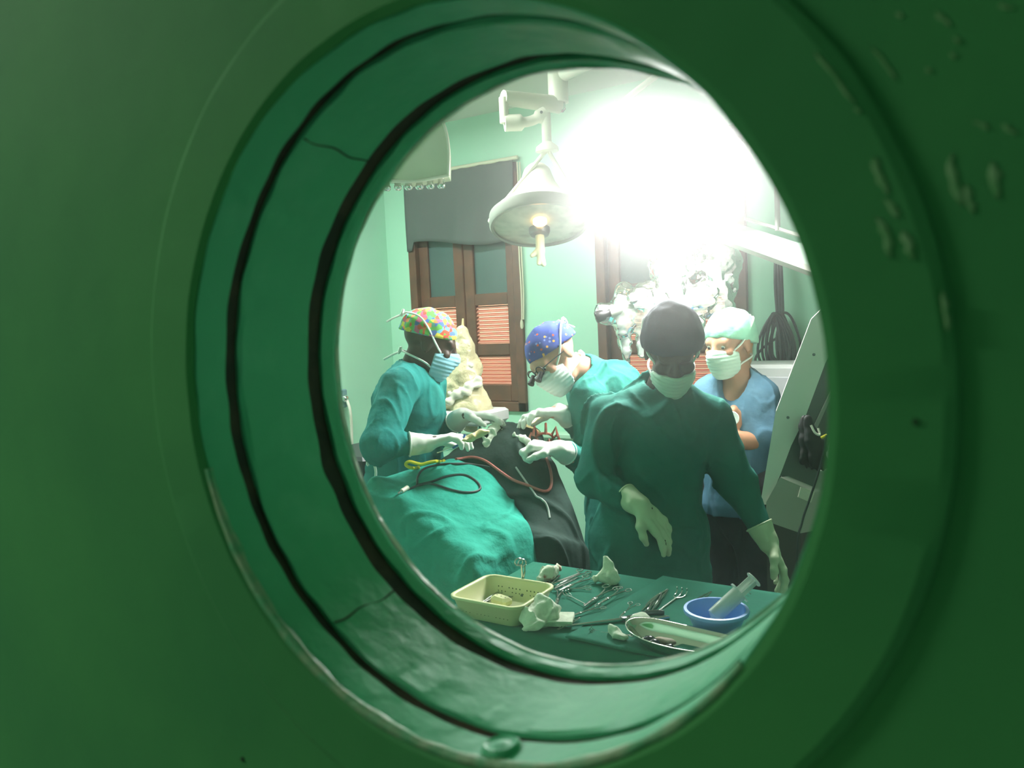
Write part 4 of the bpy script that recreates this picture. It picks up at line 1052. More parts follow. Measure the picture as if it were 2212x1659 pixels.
F = [(i * nv + j, (i + 1) * nv + j, (i + 1) * nv + j + 1, i * nv + j + 1) for i in range(nu - 1) for j in range(nv - 1)]
o = obj('table_cloth', V, F, tableD); solidify(o, 0.002, 1.0)
tag(o, 'teal cloth hanging over the instrument table', 'cloth')
# second cloth laid over the right-hand part, its edge running slantwise
q0, q1 = onz(1424, 1256, TZ), onz(1240, 1372, TZ)
sl_ = (q1 - q0) / (q1[1] - q0[1]); e0 = q0 + sl_ * (TY1 + .004 - q0[1]); e1 = q0 + sl_ * (TY0 - .004 - q0[1])
V = []; n = 30
for i in range(n):
    for j in range(n):
        s, t = i / (n - 1), j / (n - 1); l0 = e0 + (e1 - e0) * t
        x = l0[0] + (TX1 - l0[0]) * s
        V.append((x, l0[1], TZ + .0045 + .0014 * math.sin(x * 33 + t * 9) * math.sin(t * 12) + .0012 * math.exp(-s * 40)))
F = [(i * n + j, i * n + j + 1, (i + 1) * n + j + 1, (i + 1) * n + j) for i in range(n - 1) for j in range(n - 1)]
o = obj('table_cloth', V, F, tableD); solidify(o, 0.003, 1.0)
tag(o, 'second teal cloth laid slantwise over the instrument table cloth', 'cloth')
TT = TZ + .006                                                # where instruments rest

# ---- basket
def frustum_shell(c, w0, d0, w1, d1, h, t, rc, n=6):
    """open tray: outer wall up, rim, inner wall down, floor"""
    loops = []
    for (w, d, z, r) in ((w0, d0, 0, rc), (w1, d1, h - .006, rc + .004), (w1 + .010, d1 + .010, h - .005, rc + .007), (w1 + .012, d1 + .012, h, rc + .008), (w1 - .002, d1 - .002, h + .001, rc + .004), (w1 - 2 * t, d1 - 2 * t, h - .004, rc), (w0 - 2 * t, d0 - 2 * t, t, rc - .002)):
        loops.append([np.array(c) + np.array([x, y, z]) for x, y in rounded(w, d, max(r, .004), n)])
    k = len(loops[0]); V = sum(loops, []); F = []
    for a in range(len(loops) - 1):
        for i in range(k): F.append((a * k + i, a * k + (i + 1) % k, (a + 1) * k + (i + 1) % k, (a + 1) * k + i))
    F.append(tuple(reversed(range(k)))); F.append(tuple(range((len(loops) - 1) * k, len(loops) * k)))
    return V, F
cream = mat('plastic_cream', srgb(214, 214, 164), .45)
bz = TZ + .052
k4 = [onz(957, 1285, bz), onz(1065, 1240, bz), onz(1197, 1262, bz), onz(1125, 1318, bz)]
bc = sum(k4) / 4; bw = (np.linalg.norm(k4[1] - k4[2]) + np.linalg.norm(k4[0] - k4[3])) / 2; bd = (np.linalg.norm(k4[0] - k4[1]) + np.linalg.norm(k4[2] - k4[3])) / 2
bk = thing('basket', 'cream perforated plastic basket of instruments on the teal table cloth', 'basket', zz(bc, TZ + .004))
BC = zz(bc, TZ + .004)
V, F = frustum_shell(BC, bw - .03, bd - .03, bw - .008, bd - .008, .048, .0035, .022)
obj('tray', V, F, cream, bk, True)
holes = G()
for sy, n_ in ((1, 13), (-1, 13)):
    for k in range(n_):
        for zr in (.016, .026):
            if (k + int(zr * 100)) % 5 == 4: continue
            f_ = zr / .048; dd = (bd - .03) / 2 + .011 * f_
            for off in (.0002, -.0037):
                y = BC[1] + sy * (dd + off); holes.lathe((BC[0] - bw / 2 + .035 + k * (bw - .07) / 12, y, BC[2] + zr), (0, sy if off > 0 else -sy, 0), [(.0018, 0.0002), (.0001, .0003)], 8)
holes.build('perforations', mat('hole_dark', srgb(70, 74, 52), .9), bk)['kind'] = 'stuff'
slots = G()
for x in (-.03, .035): G().box((BC[0] + x, BC[1] + bd / 2 - .0075, BC[2] + .036), (.018, .003, .006)).build('slot_bar', lampm, bk)

# ---- ring-handled instruments
def rod(pts, r, n=7): return G().tube(pts, r, n)
def make_hemostat():
    root = thing('hemostat', 'tmp', 'instrument', (0, 0, 0))
    for s in (-1, 1):
        g = G()
        ring_ = [(-.075 + .0125 * math.cos(t), s * .0155 + .009 * math.sin(t), .003 - .001 * s) for t in np.linspace(0, 2 * PI, 21)[:-1]]
        g.tube(ring_, .0019, 6, closed=True)
        g.tube(smooth_path([(-.0635, s * .0125, .003), (-.045, s * .0065, .003), (-.015, s * .0028, .003 + .0008 * s), (.02, -s * .0020, .003 + .0008 * s), (.032, -s * .0022, .003), (.056, -s * .0018, .003), (.078, -s * .0009, .003)], 4),
               [.0020] * 4 + [.0022] * 4 + [.0024] * 4 + [.0033] * 4 + [.0030] * 4 + [.0023] * 4 + [.0012], 7)
        g.build('arm', steel, root, True)
    G().lathe((.022, 0, .0055), (0, 0, 1), [(.0034, -.003), (.0034, .0006), (.0001, .0012)], 12).build('screw', steel, root, True)
    return root
def make_forceps():
    root = thing('forceps', 'tmp', 'instrument', (0, 0, 0))
    for s in (-1, 1):
        rod(smooth_path([(-.068, s * .0008, .003), (-.045, s * .0040, .003), (.0, s * .0070, .003), (.045, s * .0045, .003), (.072, s * .0030, .003)], 5), [.0022] * 6 + [.0034] * 9 + [.0022] * 4 + [.0013] * 2).build('arm', steel, root, True)
    G().box((-.066, 0, .003), (.012, .006, .005), bev=.001).build('spring_end', steel, root)
    return root
def make_rake():
    root = thing('rake_retractor', 'tmp', 'instrument', (0, 0, 0))
    rod([(-.08, 0, .003), (.035, 0, .003)], [.0028, .0026]).build('shaft', steel, root, True)
    for s in (-1, 0, 1):
        rod(smooth_path([(.032, 0, .003), (.045, s * .012, .003), (.062, s * .014, .004), (.074, s * .0145, .012), (.072, s * .0145, .020)], 4), .0017).build('prong', steel, root, True)
    G().tube([(-.084 + .010 * math.cos(t), .010 * math.sin(t), .003) for t in np.linspace(0, 2 * PI, 17)[:-1]], .002, 6, closed=True).build('finger_ring', steel, root, True)
    return root
def make_blade():
    root = thing('scalpel', 'tmp', 'instrument', (0, 0, 0))
    G().box((-.02, 0, .0025), (.10, .009, .004), bev=.0012).build('handle', steel, root)
    G().prism([(0, -.003), (.035, -.004), (.045, .001), (.030, .005), (0, .004)], np.array([1, 0, 0.]), np.array([0, 1, 0.]), (.032, 0, .0025), .0012, np.array([0, 0, 1.])).build('blade', chrome, root)
    return root
def make_pliers():
    root = thing('rongeur', 'tmp', 'instrument', (0, 0, 0))
    rod([(-.01, 0, .006), (.115, -.002, .004)], [.0042, .0026]).build('shaft', steel, root, True)
    for s, m_ in ((1, steel), (-1, steeld)):
        G().tube(smooth_path([(.002, s * .002, .006), (-.025, s * .010, .006), (-.055, s * .017, .006), (-.085, s * .014, .005)], 5), [.004] * 5 + [.0052] * 5 + [.0056] * 5 + [.004], 9, flat=.8).build('handle', m_, root, True)
    G().lathe((0, 0, .010), (0, 0, 1), [(.006, -.008), (.006, .0005), (.0001, .001)], 14).build('pivot', steeld, root, True)
    return root
PROTO = {'h': make_hemostat, 'f': make_forceps, 'r': make_rake, 's': make_blade, 'p': make_pliers}
LEN = {'h': .166, 'f': .14, 'r': .165, 's': .12, 'p': .20}; MID = {'h': -.0045, 'f': .002, 'r': -.008, 's': 0, 'p': .015}
_first = {}
def copy_tree(o, parent=None):
    c = o.copy(); COL.objects.link(c); c.parent = parent
    for ch in o.children: copy_tree(ch, c)
    return c
def lay(kind, back, tip, label, group, z=TT, scale=None):
    """lay an instrument on the cloth so that its back end and tip fall on the two picture points"""
    a, b = onz(*back, z), onz(*tip, z); d = b - a; L_ = np.linalg.norm(d)
    if kind not in _first: _first[kind] = PROTO[kind](); o = _first[kind]
    else: o = copy_tree(_first[kind])
    s = L_ / LEN[kind] if scale is None else scale
    s = min(max(s, .55), 1.5)
    o.rotation_euler = (0, 0, math.atan2(d[1], d[0])); o.scale = (s, s, min(s, 1.1))
    mid = (a + b) / 2 - unit(d) * MID[kind] * s
    o.location = (mid[0], mid[1], z)
    tag(o, label, 'instrument', group)
    return o
HG = 'ring-handled clamps on the instrument table'
lay('h', (1266, 1234), (1203, 1268), 'small ring-handled clamp beside the blood-stained gauze', HG)
lay('h', (1278, 1247), (1208, 1278), 'ring-handled clamp with its handles next to the triangular gauze', HG, TT + .004)
lay('h', (1276, 1271), (1196, 1276), 'ring-handled clamp lying flat beside the corner of the cream basket', HG)
lay('h', (1325, 1268), (1262, 1312), 'ring-handled clamp in the crossed pair beside the cloth edge, handles apart', HG)
lay('h', (1352, 1272), (1292, 1308), 'ring-handled clamp of the crossed pair nearest the slanting cloth edge', HG, TT + .004)
lay('h', (1303, 1310), (1228, 1334), 'long ring-handled clamp pointing at the folded gauze pad', HG)
lay('h', (1372, 1304), (1338, 1336), 'ring-handled clamp lying across the edge of the second cloth', HG)
lay('h', (1212, 1268), (1200, 1316), 'ring-handled clamp leaning beside the crumpled white gauze ball', HG)
FG = 'spring forceps on the instrument table'
lay('f', (1441, 1278), (1388, 1324), 'spring forceps on the second cloth beside the rake retractor', FG)
lay('f', (1428, 1284), (1402, 1326), 'spring forceps crossing another pair on the second cloth', FG, TT + .003)
lay('f', (1252, 1337), (1204, 1362), 'dark spring forceps between the folded gauze pad and the rongeur', FG)
lay('f', (1246, 1250), (1198, 1272), 'spring forceps among the clamps beside the basket', FG, TT + .006)
lay('f', (1536, 1281), (1492, 1310), 'spring forceps partly behind the blue bowl', FG)
RG = 'rake retractors on the instrument table'
lay('r', (1418, 1326), (1474, 1284), 'rake retractor with curved prongs on the second cloth near the blue bowl', RG)
lay('r', (1268, 1308), (1222, 1284), 'rake retractor lying among the clamps near the crumpled gauze ball', RG)
lay('r', (1362, 1374), (1282, 1366), 'rake retractor half under the kidney dish', RG)
lay('s', (1208, 1246), (1186, 1266), 'scalpel behind the rim of the cream basket', 'scalpels')
lay('s', (1248, 1242), (1190, 1264), 'long scalpel beside the ring-handled clamps', 'scalpels', TT + .002)
lay('p', (1440, 1334), (1222, 1358), 'long steel rongeur with one dark handle in front of the kidney dish', None)
# in the basket
zb_ = TZ + .009
lay('h', (1128, 1284), (1048, 1306), 'ring-handled clamp inside the cream basket', None, zb_, .8)
lay('f', (1090, 1276), (1050, 1300), 'spring forceps inside the cream basket', None, zb_ + .005, .8)
pc = zz(onz(1083, 1297, zb_ + .01), zb_)
b1 = thing('plastic_block', 'cream perforated plastic block inside the cream basket', 'block', pc)
G().box(pc + np.array([0, 0, .010]), (.052, .030, .020), rotz(-.25), bev=.006).build('body', cream, b1)
for k in (-1, 0, 1): G().lathe(pc + rotz(-.25) @ np.array([k * .014, 0, .0199]), (0, 0, 1), [(.002, .0002), (.0001, .0003)], 8).build('hole', MATS['hole_dark'], b1)
for k, (x, y) in enumerate(((1123, 1284), (1131, 1280), (1137, 1287))):
    p = zz(onz(x, y, zb_ + .006), zb_)
    t = thing('steel_bolt', 'small dark steel bolt lying in the cream basket', 'bolt', p, 'bolts in the basket')
    G().lathe(p, (math.cos(k * 2), math.sin(k * 2), .9), [(.0001, 0), (.007, 0), (.007, .006), (.004, .007), (.004, .016), (.0001, .017)], 8).build('shank', steeld, t)
    G().lathe(p + np.array([0, 0, .002]), (math.cos(k * 2), math.sin(k * 2), .9), [(.0075, -.001), (.009, .001), (.009, .003), (.0075, .004)], 10).build('washer', steel, t)
# scissors hooked upright over the basket's far rim
ub = onz(1128, 1246, bz + .004)
us_ = thing('scissors', 'scissors standing upright against the far rim of the basket, rings up', 'scissors', zz(ub, bz - .03))
for s in (-1, 1):
    rc_ = ub + cv(-.004 + s * .004, -.034 + .002 * s, .004 * s)
    G().tube([rc_ + cv(.0095 * math.cos(t), .0085 * math.sin(t), .002 * math.cos(t)) for t in np.linspace(0, 2 * PI, 21)[:-1]], .0018, 6, closed=True).tube([rc_ + cv(.006, .006, 0), ub + cv(.006 - .006 * (s < 0), -.010, 0), ub + cv(-.001 * s, .020, .004)], [.002, .0024, .0026], 7).build('arm', steel, us_, True)
G().lathe(ub + cv(.001, .004, -.002), -cf, [(.003, -.003), (.003, .003), (.0001, .0034)], 10).build('screw', steel, us_, True)

# ---- gauzes
blood = mat('gauze_bloody', srgb(226, 228, 208), .95, col2=srgb(168, 66, 48), nscale=34, ncut=(.56, .66), bump=.5, bscale=120, bdist=.004)
def tb(x, y, h=0.0): return onz(x, y, TT + h)
a, b, c = tb(1172, 1246, .012), tb(1185, 1238, .016), tb(1205, 1226, .014)
gauze('gauze_swab', 'crumpled gauze swab with red blood stains behind the basket', [cone(a, .014, b, .021), cone(b, .019, c, .010)], blood)
a, b, c = tb(1313, 1246, .012), tb(1290, 1250, .008), tb(1328, 1250, .010)
gauze('gauze_swab', 'white gauze swab folded to a point with one small red spot', [cone(a + cv(.014, -.002, 0), .016, a + cv(-.004, -.050, 0), .003), cone(a + cv(-.016, 0, 0), .012, a + cv(-.004, -.048, 0), .004), cone(a, .016, b, .009), cone(a, .016, c, .013), cone(a + cv(.004, -.012, -.006), .014, a + cv(-.002, -.036, 0), .006)], mat('gauze_spot', srgb(228, 234, 212), .95, col2=srgb(176, 84, 50), nscale=26, ncut=(.70, .74), bump=.5, bscale=120, bdist=.004))
a, b = tb(1148, 1330, .02), tb(1176, 1318, .026)
gauze('gauze_ball', 'large crumpled ball of white gauze against the side of the basket', [ell(a, (.030, .026, .022)), ell(b, (.032, .028, .030)), ell(tb(1150, 1345, .012), (.030, .02, .014))], amp=.006)
pc = tb(1205, 1338, .006)
pd_ = thing('gauze_pad', 'folded flat white gauze pad beside the crumpled gauze ball', 'gauze', zz(pc, TT))
for k in range(4): G().box(zz(pc, TT + .0022 + k * .0034) + np.array([.001 * k, -.001 * k, 0]), (.066, .058, .0030), rotz(.35 + .02 * k), bev=.0012).build('layer', gauzem, pd_)
a, b = tb(1384, 1345, .016), tb(1400, 1350, .012)
gauze('gauze_swab', 'rounded white gauze swab behind the rim of the kidney dish', [ell(a, (.026, .018, .018)), ell(b, (.02, .016, .012))])
a, b = tb(1432, 1356, .012), tb(1460, 1362, .006)
gauze('gauze_swab', 'flattened white gauze swab between the kidney dish and the blue bowl', [ell(a, (.024, .016, .012)), ell(b, (.022, .014, .007))])
a = tb(1325, 1362, .010)
gauze('gauze_swab', 'small white gauze tuft at the rounded end of the kidney dish', [ell(a, (.014, .012, .012)), ell(tb(1338, 1374, .008), (.016, .010, .009))])

# ---- kidney dish
kc = onz(1470, 1374, TT + .030); kc = zz(kc, TT)
kd = thing('kidney_dish', 'shiny steel kidney dish with dark clots and gauze inside', 'dish', kc)
def kidney(w, d, n=64):
    out = []
    for i in range(n):
        t = 2 * PI * i / n; x = w / 2 * math.cos(t); y = d / 2 * math.sin(t)
        x = math.copysign(abs(math.cos(t)) ** .8, math.cos(t)) * w / 2
        out.append((x, y + .020 * (1 - (2 * x / w) ** 2) * (-1) * (w / .24) + .012))
    return out
loops = []
for (w, d, z) in ((.19, .068, 0), (.228, .094, .022), (.240, .107, .033), (.248, .114, .0340), (.248, .114, .0325), (.239, .105, .0315), (.225, .091, .021), (.188, .066, .0016)):
    loops.append([kc + rotz(-.10) @ np.array([x, y, z]) for x, y in kidney(w, d)])
k = 64; V = sum(loops, []); F = [(a * k + i, a * k + (i + 1) % k, (a + 1) * k + (i + 1) % k, (a + 1) * k + i) for a in range(len(loops) - 1) for i in range(k)]
F += [tuple(reversed(range(k))), tuple(range((len(loops) - 1) * k, len(loops) * k))]
obj('dish', V, F, mat('polished_steel', (.78, .78, .70), .10, 1.0), kd, True)
clot = mat('dark_clot', srgb(24, 26, 40), .15)
for i, (x, y) in enumerate(((-.068, -.006), (-.052, -.016), (-.018, -.024))):
    p = kc + rotz(-.10) @ np.array([x, y, .009])
    gauze('blood_clot', 'glossy dark clot lying in the kidney dish', [ell(p, (.011, .009, .007)), ell(p + np.array([.006, .003, .002]), (.007, .006, .005))], clot, amp=.001, vox=.0028, group='clots in the kidney dish', cat='clot')
p = kc + rotz(-.10) @ np.array([-.045, .010, .009])
gauze('gauze_wad', 'wet brownish gauze wad inside the kidney dish', [ell(p, (.020, .012, .008)), ell(p + np.array([.02, -.004, 0]), (.014, .009, .006))], mat('gauze_wet', srgb(168, 150, 128), .6, col2=srgb(110, 92, 84), nscale=40))

# ---- blue bowl with a syringe
bo = onz(1547, 1316, TT + .052); bo = zz(bo, TT)
bl = thing('bowl', 'round blue plastic bowl with a large syringe standing in it', 'bowl', bo)
bluem = mat('plastic_blue', srgb(122, 168, 236), .4)
rb = .0625
G().lathe(bo, (0, 0, 1), [(.0001, 0), (.040, 0), (.042, .002), (.052, .030), (.058, .043), (rb + .002, .046), (rb + .0035, .050), (rb + .002, .054), (rb - .004, .0545), (.0555, .044), (.049, .030), (.039, .005), (.0001, .004)], 56).build('shell', bluem, bl, True)
s0 = bo + cv(-.012, 0, 0) + np.array([0, 0, .012]); s1 = at(1628, 1252, float((bo - CAM) @ cf) + .01)
s0 = at(1537, 1336, float((bo - CAM) @ cf) - .004)
sd = unit(s1 - s0); sL = np.linalg.norm(s1 - s0)
sy_ = thing('syringe', 'large clear plastic syringe with black plunger leaning in the blue bowl', 'syringe', s0)
clr = mat('clear_plastic', srgb(226, 232, 226), .15, alpha=.55, spec=.6)
G().lathe(s0, sd, [(.0022, -.012), (.0024, 0), (.006, .002), (.0155, .006), (.0162, .012), (.0162, sL * .66), (.0150, sL * .66), (.0150, .012)], 28).build('barrel', clr, sy_, True)
fl = s0 + sd * sL * .66; su = unit(np.cross(sd, cf)); sw = np.cross(sd, su)
G().prism([(.021, .010), (.024, 0), (.021, -.010), (-.021, -.010), (-.024, 0), (-.021, .010)], su, sw, fl, .003, sd).build('finger_flange', clr, sy_)
G().lathe(s0, sd, [(.0001, .011), (.008, .012), (.0148, .018), (.0148, .030), (.0001, .031)], 24).build('stopper', blackrub, sy_, True)
pg = G()
for R_ in (su, sw): pg.box(s0 + sd * (sL * .5 + .016), (.024, .0018, sL - .032), np.stack([R_, np.cross(sd, R_), sd], 1))
pg.build('plunger_rod', clr, sy_)
G().lathe(s1, sd, [(.0001, -.002), (.0165, -.002), (.018, 0), (.0165, .002), (.0001, .002)], 28).build('plunger_disc', clr, sy_, True)
gm_ = G()
for k in range(9):
    q = s0 + sd * (.034 + k * .0075)
    gm_.tube([q + (math.cos(t) * su + math.sin(t) * sw) * .0164 for t in np.linspace(PI - .5, PI + (.9 if k % 2 == 0 else .3), 6)], .0004, 4)
gm_.build('graduations', blackm, sy_)

# ================================================================== MICROSCOPE UNDER A CLEAR PLASTIC COVER
pm = bpy.data.materials.new('clear_film'); pm.use_nodes = True
nt = pm.node_tree; nt.nodes.clear()
out = nt.nodes.new('ShaderNodeOutputMaterial'); tr = nt.nodes.new('ShaderNodeBsdfTransparent'); tr.inputs['Color'].default_value = (.96, .98, .97, 1)
df = nt.nodes.new('ShaderNodeBsdfDiffuse'); df.inputs['Color'].default_value = (.9, .9, .88, 1); tl = nt.nodes.new('ShaderNodeBsdfTranslucent'); tl.inputs['Color'].default_value = (.9, .9, .88, 1)
gl = nt.nodes.new('ShaderNodeBsdfGlossy'); gl.inputs['Roughness'].default_value = .12
a1 = nt.nodes.new('ShaderNodeMixShader'); a2 = nt.nodes.new('ShaderNodeMixShader'); a3 = nt.nodes.new('ShaderNodeMixShader'); lw = nt.nodes.new('ShaderNodeLayerWeight'); lw.inputs['Blend'].default_value = .35
nt.links.new(df.outputs[0], a1.inputs[1]); nt.links.new(tl.outputs[0], a1.inputs[2]); a1.inputs['Fac'].default_value = .5
nz = nt.nodes.new('ShaderNodeTexNoise'); nz.inputs['Scale'].default_value = 14; nz.inputs['Detail'].default_value = 4; mr = nt.nodes.new('ShaderNodeMapRange')
tc = nt.nodes.new('ShaderNodeTexCoord'); nt.links.new(tc.outputs['Object'], nz.inputs['Vector']); nt.links.new(nz.outputs['Fac'], mr.inputs['Value'])
mr.inputs['From Min'].default_value = .35; mr.inputs['From Max'].default_value = .65; mr.inputs['To Min'].default_value = .16; mr.inputs['To Max'].default_value = .60
nt.links.new(mr.outputs['Result'], a2.inputs['Fac']); nt.links.new(tr.outputs[0], a2.inputs[1]); nt.links.new(a1.outputs[0], a2.inputs[2])
nt.links.new(lw.outputs['Fresnel'], a3.inputs['Fac']); nt.links.new(a2.outputs[0], a3.inputs[1]); nt.links.new(gl.outputs[0], a3.inputs[2])
nt.links.new(a3.outputs[0], out.inputs['Surface'])

DM = 3.25
mroot = thing('operating_microscope', 'white floor-standing operating microscope wrapped in clear crumpled plastic, with slanted stand', 'microscope', zz(at(1705, 1100, 2.85), 0))
m_ = lambda x, y, d=DM: at(x, y, d)
sdf_obj('optics_housing', [cone(m_(1452, 525), .050, m_(1456, 620), .046), cone(m_(1456, 625), .045, m_(1390, 650), .040), cone(m_(1456, 630), .05, m_(1462, 690), .036)], lampm, mroot, vox=.007, k=.02)
for dd in (-.035, .035):
    tb_ = G().tube([m_(1382, 655, DM + dd), m_(1318, 676, DM + dd)], [.024, .022], 14).build('binocular_tube', lampgrey, mroot, True)
    G().lathe(m_(1318, 676, DM + dd), m_(1283, 687, DM + dd) - m_(1318, 676, DM + dd), [(.018, 0), (.018, .02), (.023, .03), (.025, .058), (.022, .062), (.0001, .058)], 18).build('eyepiece', blackm, tb_, True)
G().tube([m_(1460, 690), m_(1466, 735)], [.034, .030], 16).build('objective', lampgrey, mroot, True)
G().tube(smooth_path([m_(1490, 660), m_(1502, 690), m_(1508, 712)], 4), [.016] * 4 + [.02] * 5, 10).build('grip', blackm, mroot, True)
G().tube(smooth_path([m_(1340, 700), m_(1350, 730), m_(1354, 760)], 4), [.016] * 4 + [.018] * 5, 10).build('grip', greym, mroot, True)
bm_ = MATS['blue_plastic']
G().tube([m_(1466, 678, DM - .06), m_(1496, 664, DM - .06)], .010, 8, flat=.6).build('blue_clip', bm_, mroot, True)
G().tube([m_(1415, 684, DM - .05), m_(1440, 672, DM - .05)], .012, 8, flat=.6).build('blue_clip', bm_, mroot, True)
cr_ = lambda Q: .011 * (.5 - np.abs(wnoise(Q, 77, 42))) * 1.5 + .006 * (.5 - np.abs(wnoise(Q, 78, 95))) + .002 * wnoise(Q, 79, 220)
cov = sdf_obj('plastic_cover', [cone(m_(1448, 512), .098, m_(1452, 580), .088), cone(m_(1452, 580), .086, m_(1454, 630), .062),
                          ell(m_(1552, 572), (.088, .088, .155)), cone(m_(1545, 620), .085, m_(1560, 660), .050), cone(m_(1470, 650), .06, m_(1545, 660), .06),
                          cone(m_(1456, 640), .070, m_(1360, 650), .062), cone(m_(1350, 665), .058, m_(1312, 680), .045), cone(m_(1400, 680), .065, m_(1425, 745), .045),
                          cone(m_(1345, 700), .045, m_(1354, 775), .020), cone(m_(1395, 700), .05, m_(1385, 765), .02), cone(m_(1490, 680), .045, m_(1512, 730), .03)], pm, mroot, vox=.0075, k=.02, disp=cr_)
cov['label'] = 'clear crumpled plastic cover'
G().tube([m_(1452, 622, DM) + (math.cos(t) * cv(1, .12, 0) + math.sin(t) * cf) * .064 for t in np.linspace(0, 2 * PI, 25)[:-1]], .006, 6, closed=True).build('cover_tie', greym, mroot, True)
def extr(poly, thick, m, name, parent, dirv=None):
    """polygon in space, thickened away from the camera"""
    P = [np.array(p, float) for p in poly]; dv = unit(hz(cf)) * thick if dirv is None else dirv; n = len(P)
    V = P + [p + dv for p in P]; F = [tuple(range(n)), tuple(reversed(range(n, 2 * n)))] + [(i, n + i, n + (i + 1) % n, (i + 1) % n) for i in range(n)]
    return obj(name, V, F, m, parent, False)
# head carrier and the long arm to the stand
G().tube(smooth_path([m_(1452, 545), m_(1464, 508), m_(1510, 494, 3.22), at(1562, 492, 3.17)], 5), .036, 14).build('carrier', lampm, mroot, True)
armp = [at(1552, 470, 3.14), at(1890, 577, 2.74), at(1890, 625, 2.74), at(1552, 506, 3.14)]
extr(armp, .10, mat('arm_white', srgb(160, 178, 166), .5), 'arm', mroot)
extr([at(1560, 505, 3.118), at(1885, 622, 2.738), at(1885, 636, 2.738), at(1560, 517, 3.118)], .09, lampgrey, 'arm_rail', mroot)
extr([at(1610, 468, 3.02), at(1885, 553, 2.74), at(1885, 561, 2.74), at(1610, 474, 3.02)], .02, lampgrey, 'tension_rod', mroot)
G().tube([at(1680, 498, 2.95), at(1678, 400, 2.95)], .010, 10).build('cable_mast', lampgrey, mroot, True)
# slanted column, its grey side, and the base
SD = 2.74
extr([at(1752, 690, SD), at(1880, 560, SD), at(1880, 600, SD), at(1783, 784, SD), at(1739, 902, SD), at(1709, 963, SD), at(1685, 1027, SD), at(1658, 1090, SD), at(1642, 1090, SD), at(1675, 892, SD)], .12, mat('column_white', srgb(232, 234, 222), .4), 'column', mroot, unit(hz(ray(1745, 830))) * .12)
sp_o = extr([at(1783, 784, SD + .004), at(1880, 600, SD + .004), at(1880, 700, SD + .004), at(1756, 1061, SD + .004), at(1685, 1027, SD + .004), at(1709, 963, SD + .004), at(1739, 902, SD + .004)], .16, mat('side_grey', srgb(92, 96, 92), .5), 'side_panel', mroot, unit(hz(ray(1745, 900))) * .16)
extr([at(1800, 835, SD - .004), at(1830, 760, SD - .004), at(1836, 765, SD - .004), at(1748, 965, SD - .004), at(1740, 960, SD - .004)], .01, lampgrey, 'seam_strip', mroot)
for (x, y) in ((1758, 766), (1702, 902)): G().lathe(at(x, y, SD - .001), -hz(cf), [(.005, -.002), (.005, .002), (.0001, .003)], 12).build('bolt', steeld, mroot, True)
BD = hz(cv(.92, 0, .40))                              # the base runs off to the right, clear of the nurse
bs = extr([at(1685, 1031, SD - .01), at(1760, 1063, SD - .01), at(1730, 1152, SD - .01), at(1655, 1126, SD - .01), at(1655, 1085, SD - .01)], .30, mat('base_white', srgb(170, 172, 160), .5), 'base_box', mroot, BD * .28)
extr([at(1745, 1057, SD - .016), at(1760, 1063, SD - .016), at(1752, 1086, SD - .016), at(1724, 1074, SD - .016), at(1730, 1052, SD - .016)], .012, lampm, 'bright_flap', mroot)
q = [at(1655, 1126, SD - .005), at(1730, 1152, SD - .005)]
extr([q[0], q[1], zz(q[1], .10), zz(q[0], .10)], .26, mat('plinth_dark', srgb(64, 60, 58), .6), 'plinth', mroot, BD * .24)
pc_ = (q[0] + q[1]) / 2 + BD * .15
bR = np.stack([BD, np.cross((0, 0, 1), BD), np.array([0, 0, 1.0])], 1)
G().box(zz(pc_, .075), (.40, .24, .09), bR, bev=.02).build('foot', greym, mroot)
for sx in (-1, 1):
    for sy2 in (-1, 1):
        w0 = zz(pc_, .032) + bR @ np.array([sx * .15, sy2 * .085, 0]); G().lathe(w0, bR[:, 1], [(.0001, -.012), (.03, -.012), (.032, -.008), (.032, .008), (.03, .012), (.0001, .012)], 18).build('caster', blackrub, mroot, True)
# cable running down the stand
(G().tube(smooth_path([at(1786, 940, 2.68), at(1771, 1010, 2.68), at(1750, 1075, 2.70), at(1732, 1130, 2.70), at(1722, 1200, 2.70), zz(at(1716, 1220, 2.70), .3), zz(at(1712, 1230, 2.68), .01)], 6), .004, 7).build('power_cord', cabm, mroot, True))
# black rubber gloves on the stand
gb = at(1742, 905, 2.71)
rg = thing('rubber_gloves', 'pair of black rubber gloves hung on the slanted microscope stand', 'gloves', at(1748, 1000, 2.71))
for k, dx in enumerate((0, .020)):
    w0 = gb + cv(dx * .6, .055 + .01 * k, -.012 * k)
    pr_, _ = hand_prims(w0, cv(.12 + .2 * k, .98, 0), cf, 1, (.1, .15, .15, .2), s=.72)
    sdf_obj('glove', pr_ + [cone(gb + cv(dx * .5 - .008, 0, -.012 * k), .016, w0, .022, .5, cf)], blackrub, rg, vox=.0045, k=.012, disp=lambda Q: .0015 * wnoise(Q, 9, 120))
G().tube(smooth_path([gb + cv(.004, .02, -.03), gb + cv(.016, .045, -.034), gb + cv(.034, .052, -.03), gb + cv(.030, .030, -.026)], 5), .004, 7).build('hook', lampm, rg, True)
ys = thing('cable_clip', 'yellow and black cable clip beside the hanging black gloves', 'clip', at(1775, 942, 2.71))
G().tube([at(1753, 946, 2.71), at(1770, 948, 2.71)], .008, 8).build('clip_body', blackm, ys, True); G().tube([at(1769, 948, 2.71), at(1786, 940, 2.71)], .0055, 8).build('clip_tab', yelm, ys, True)

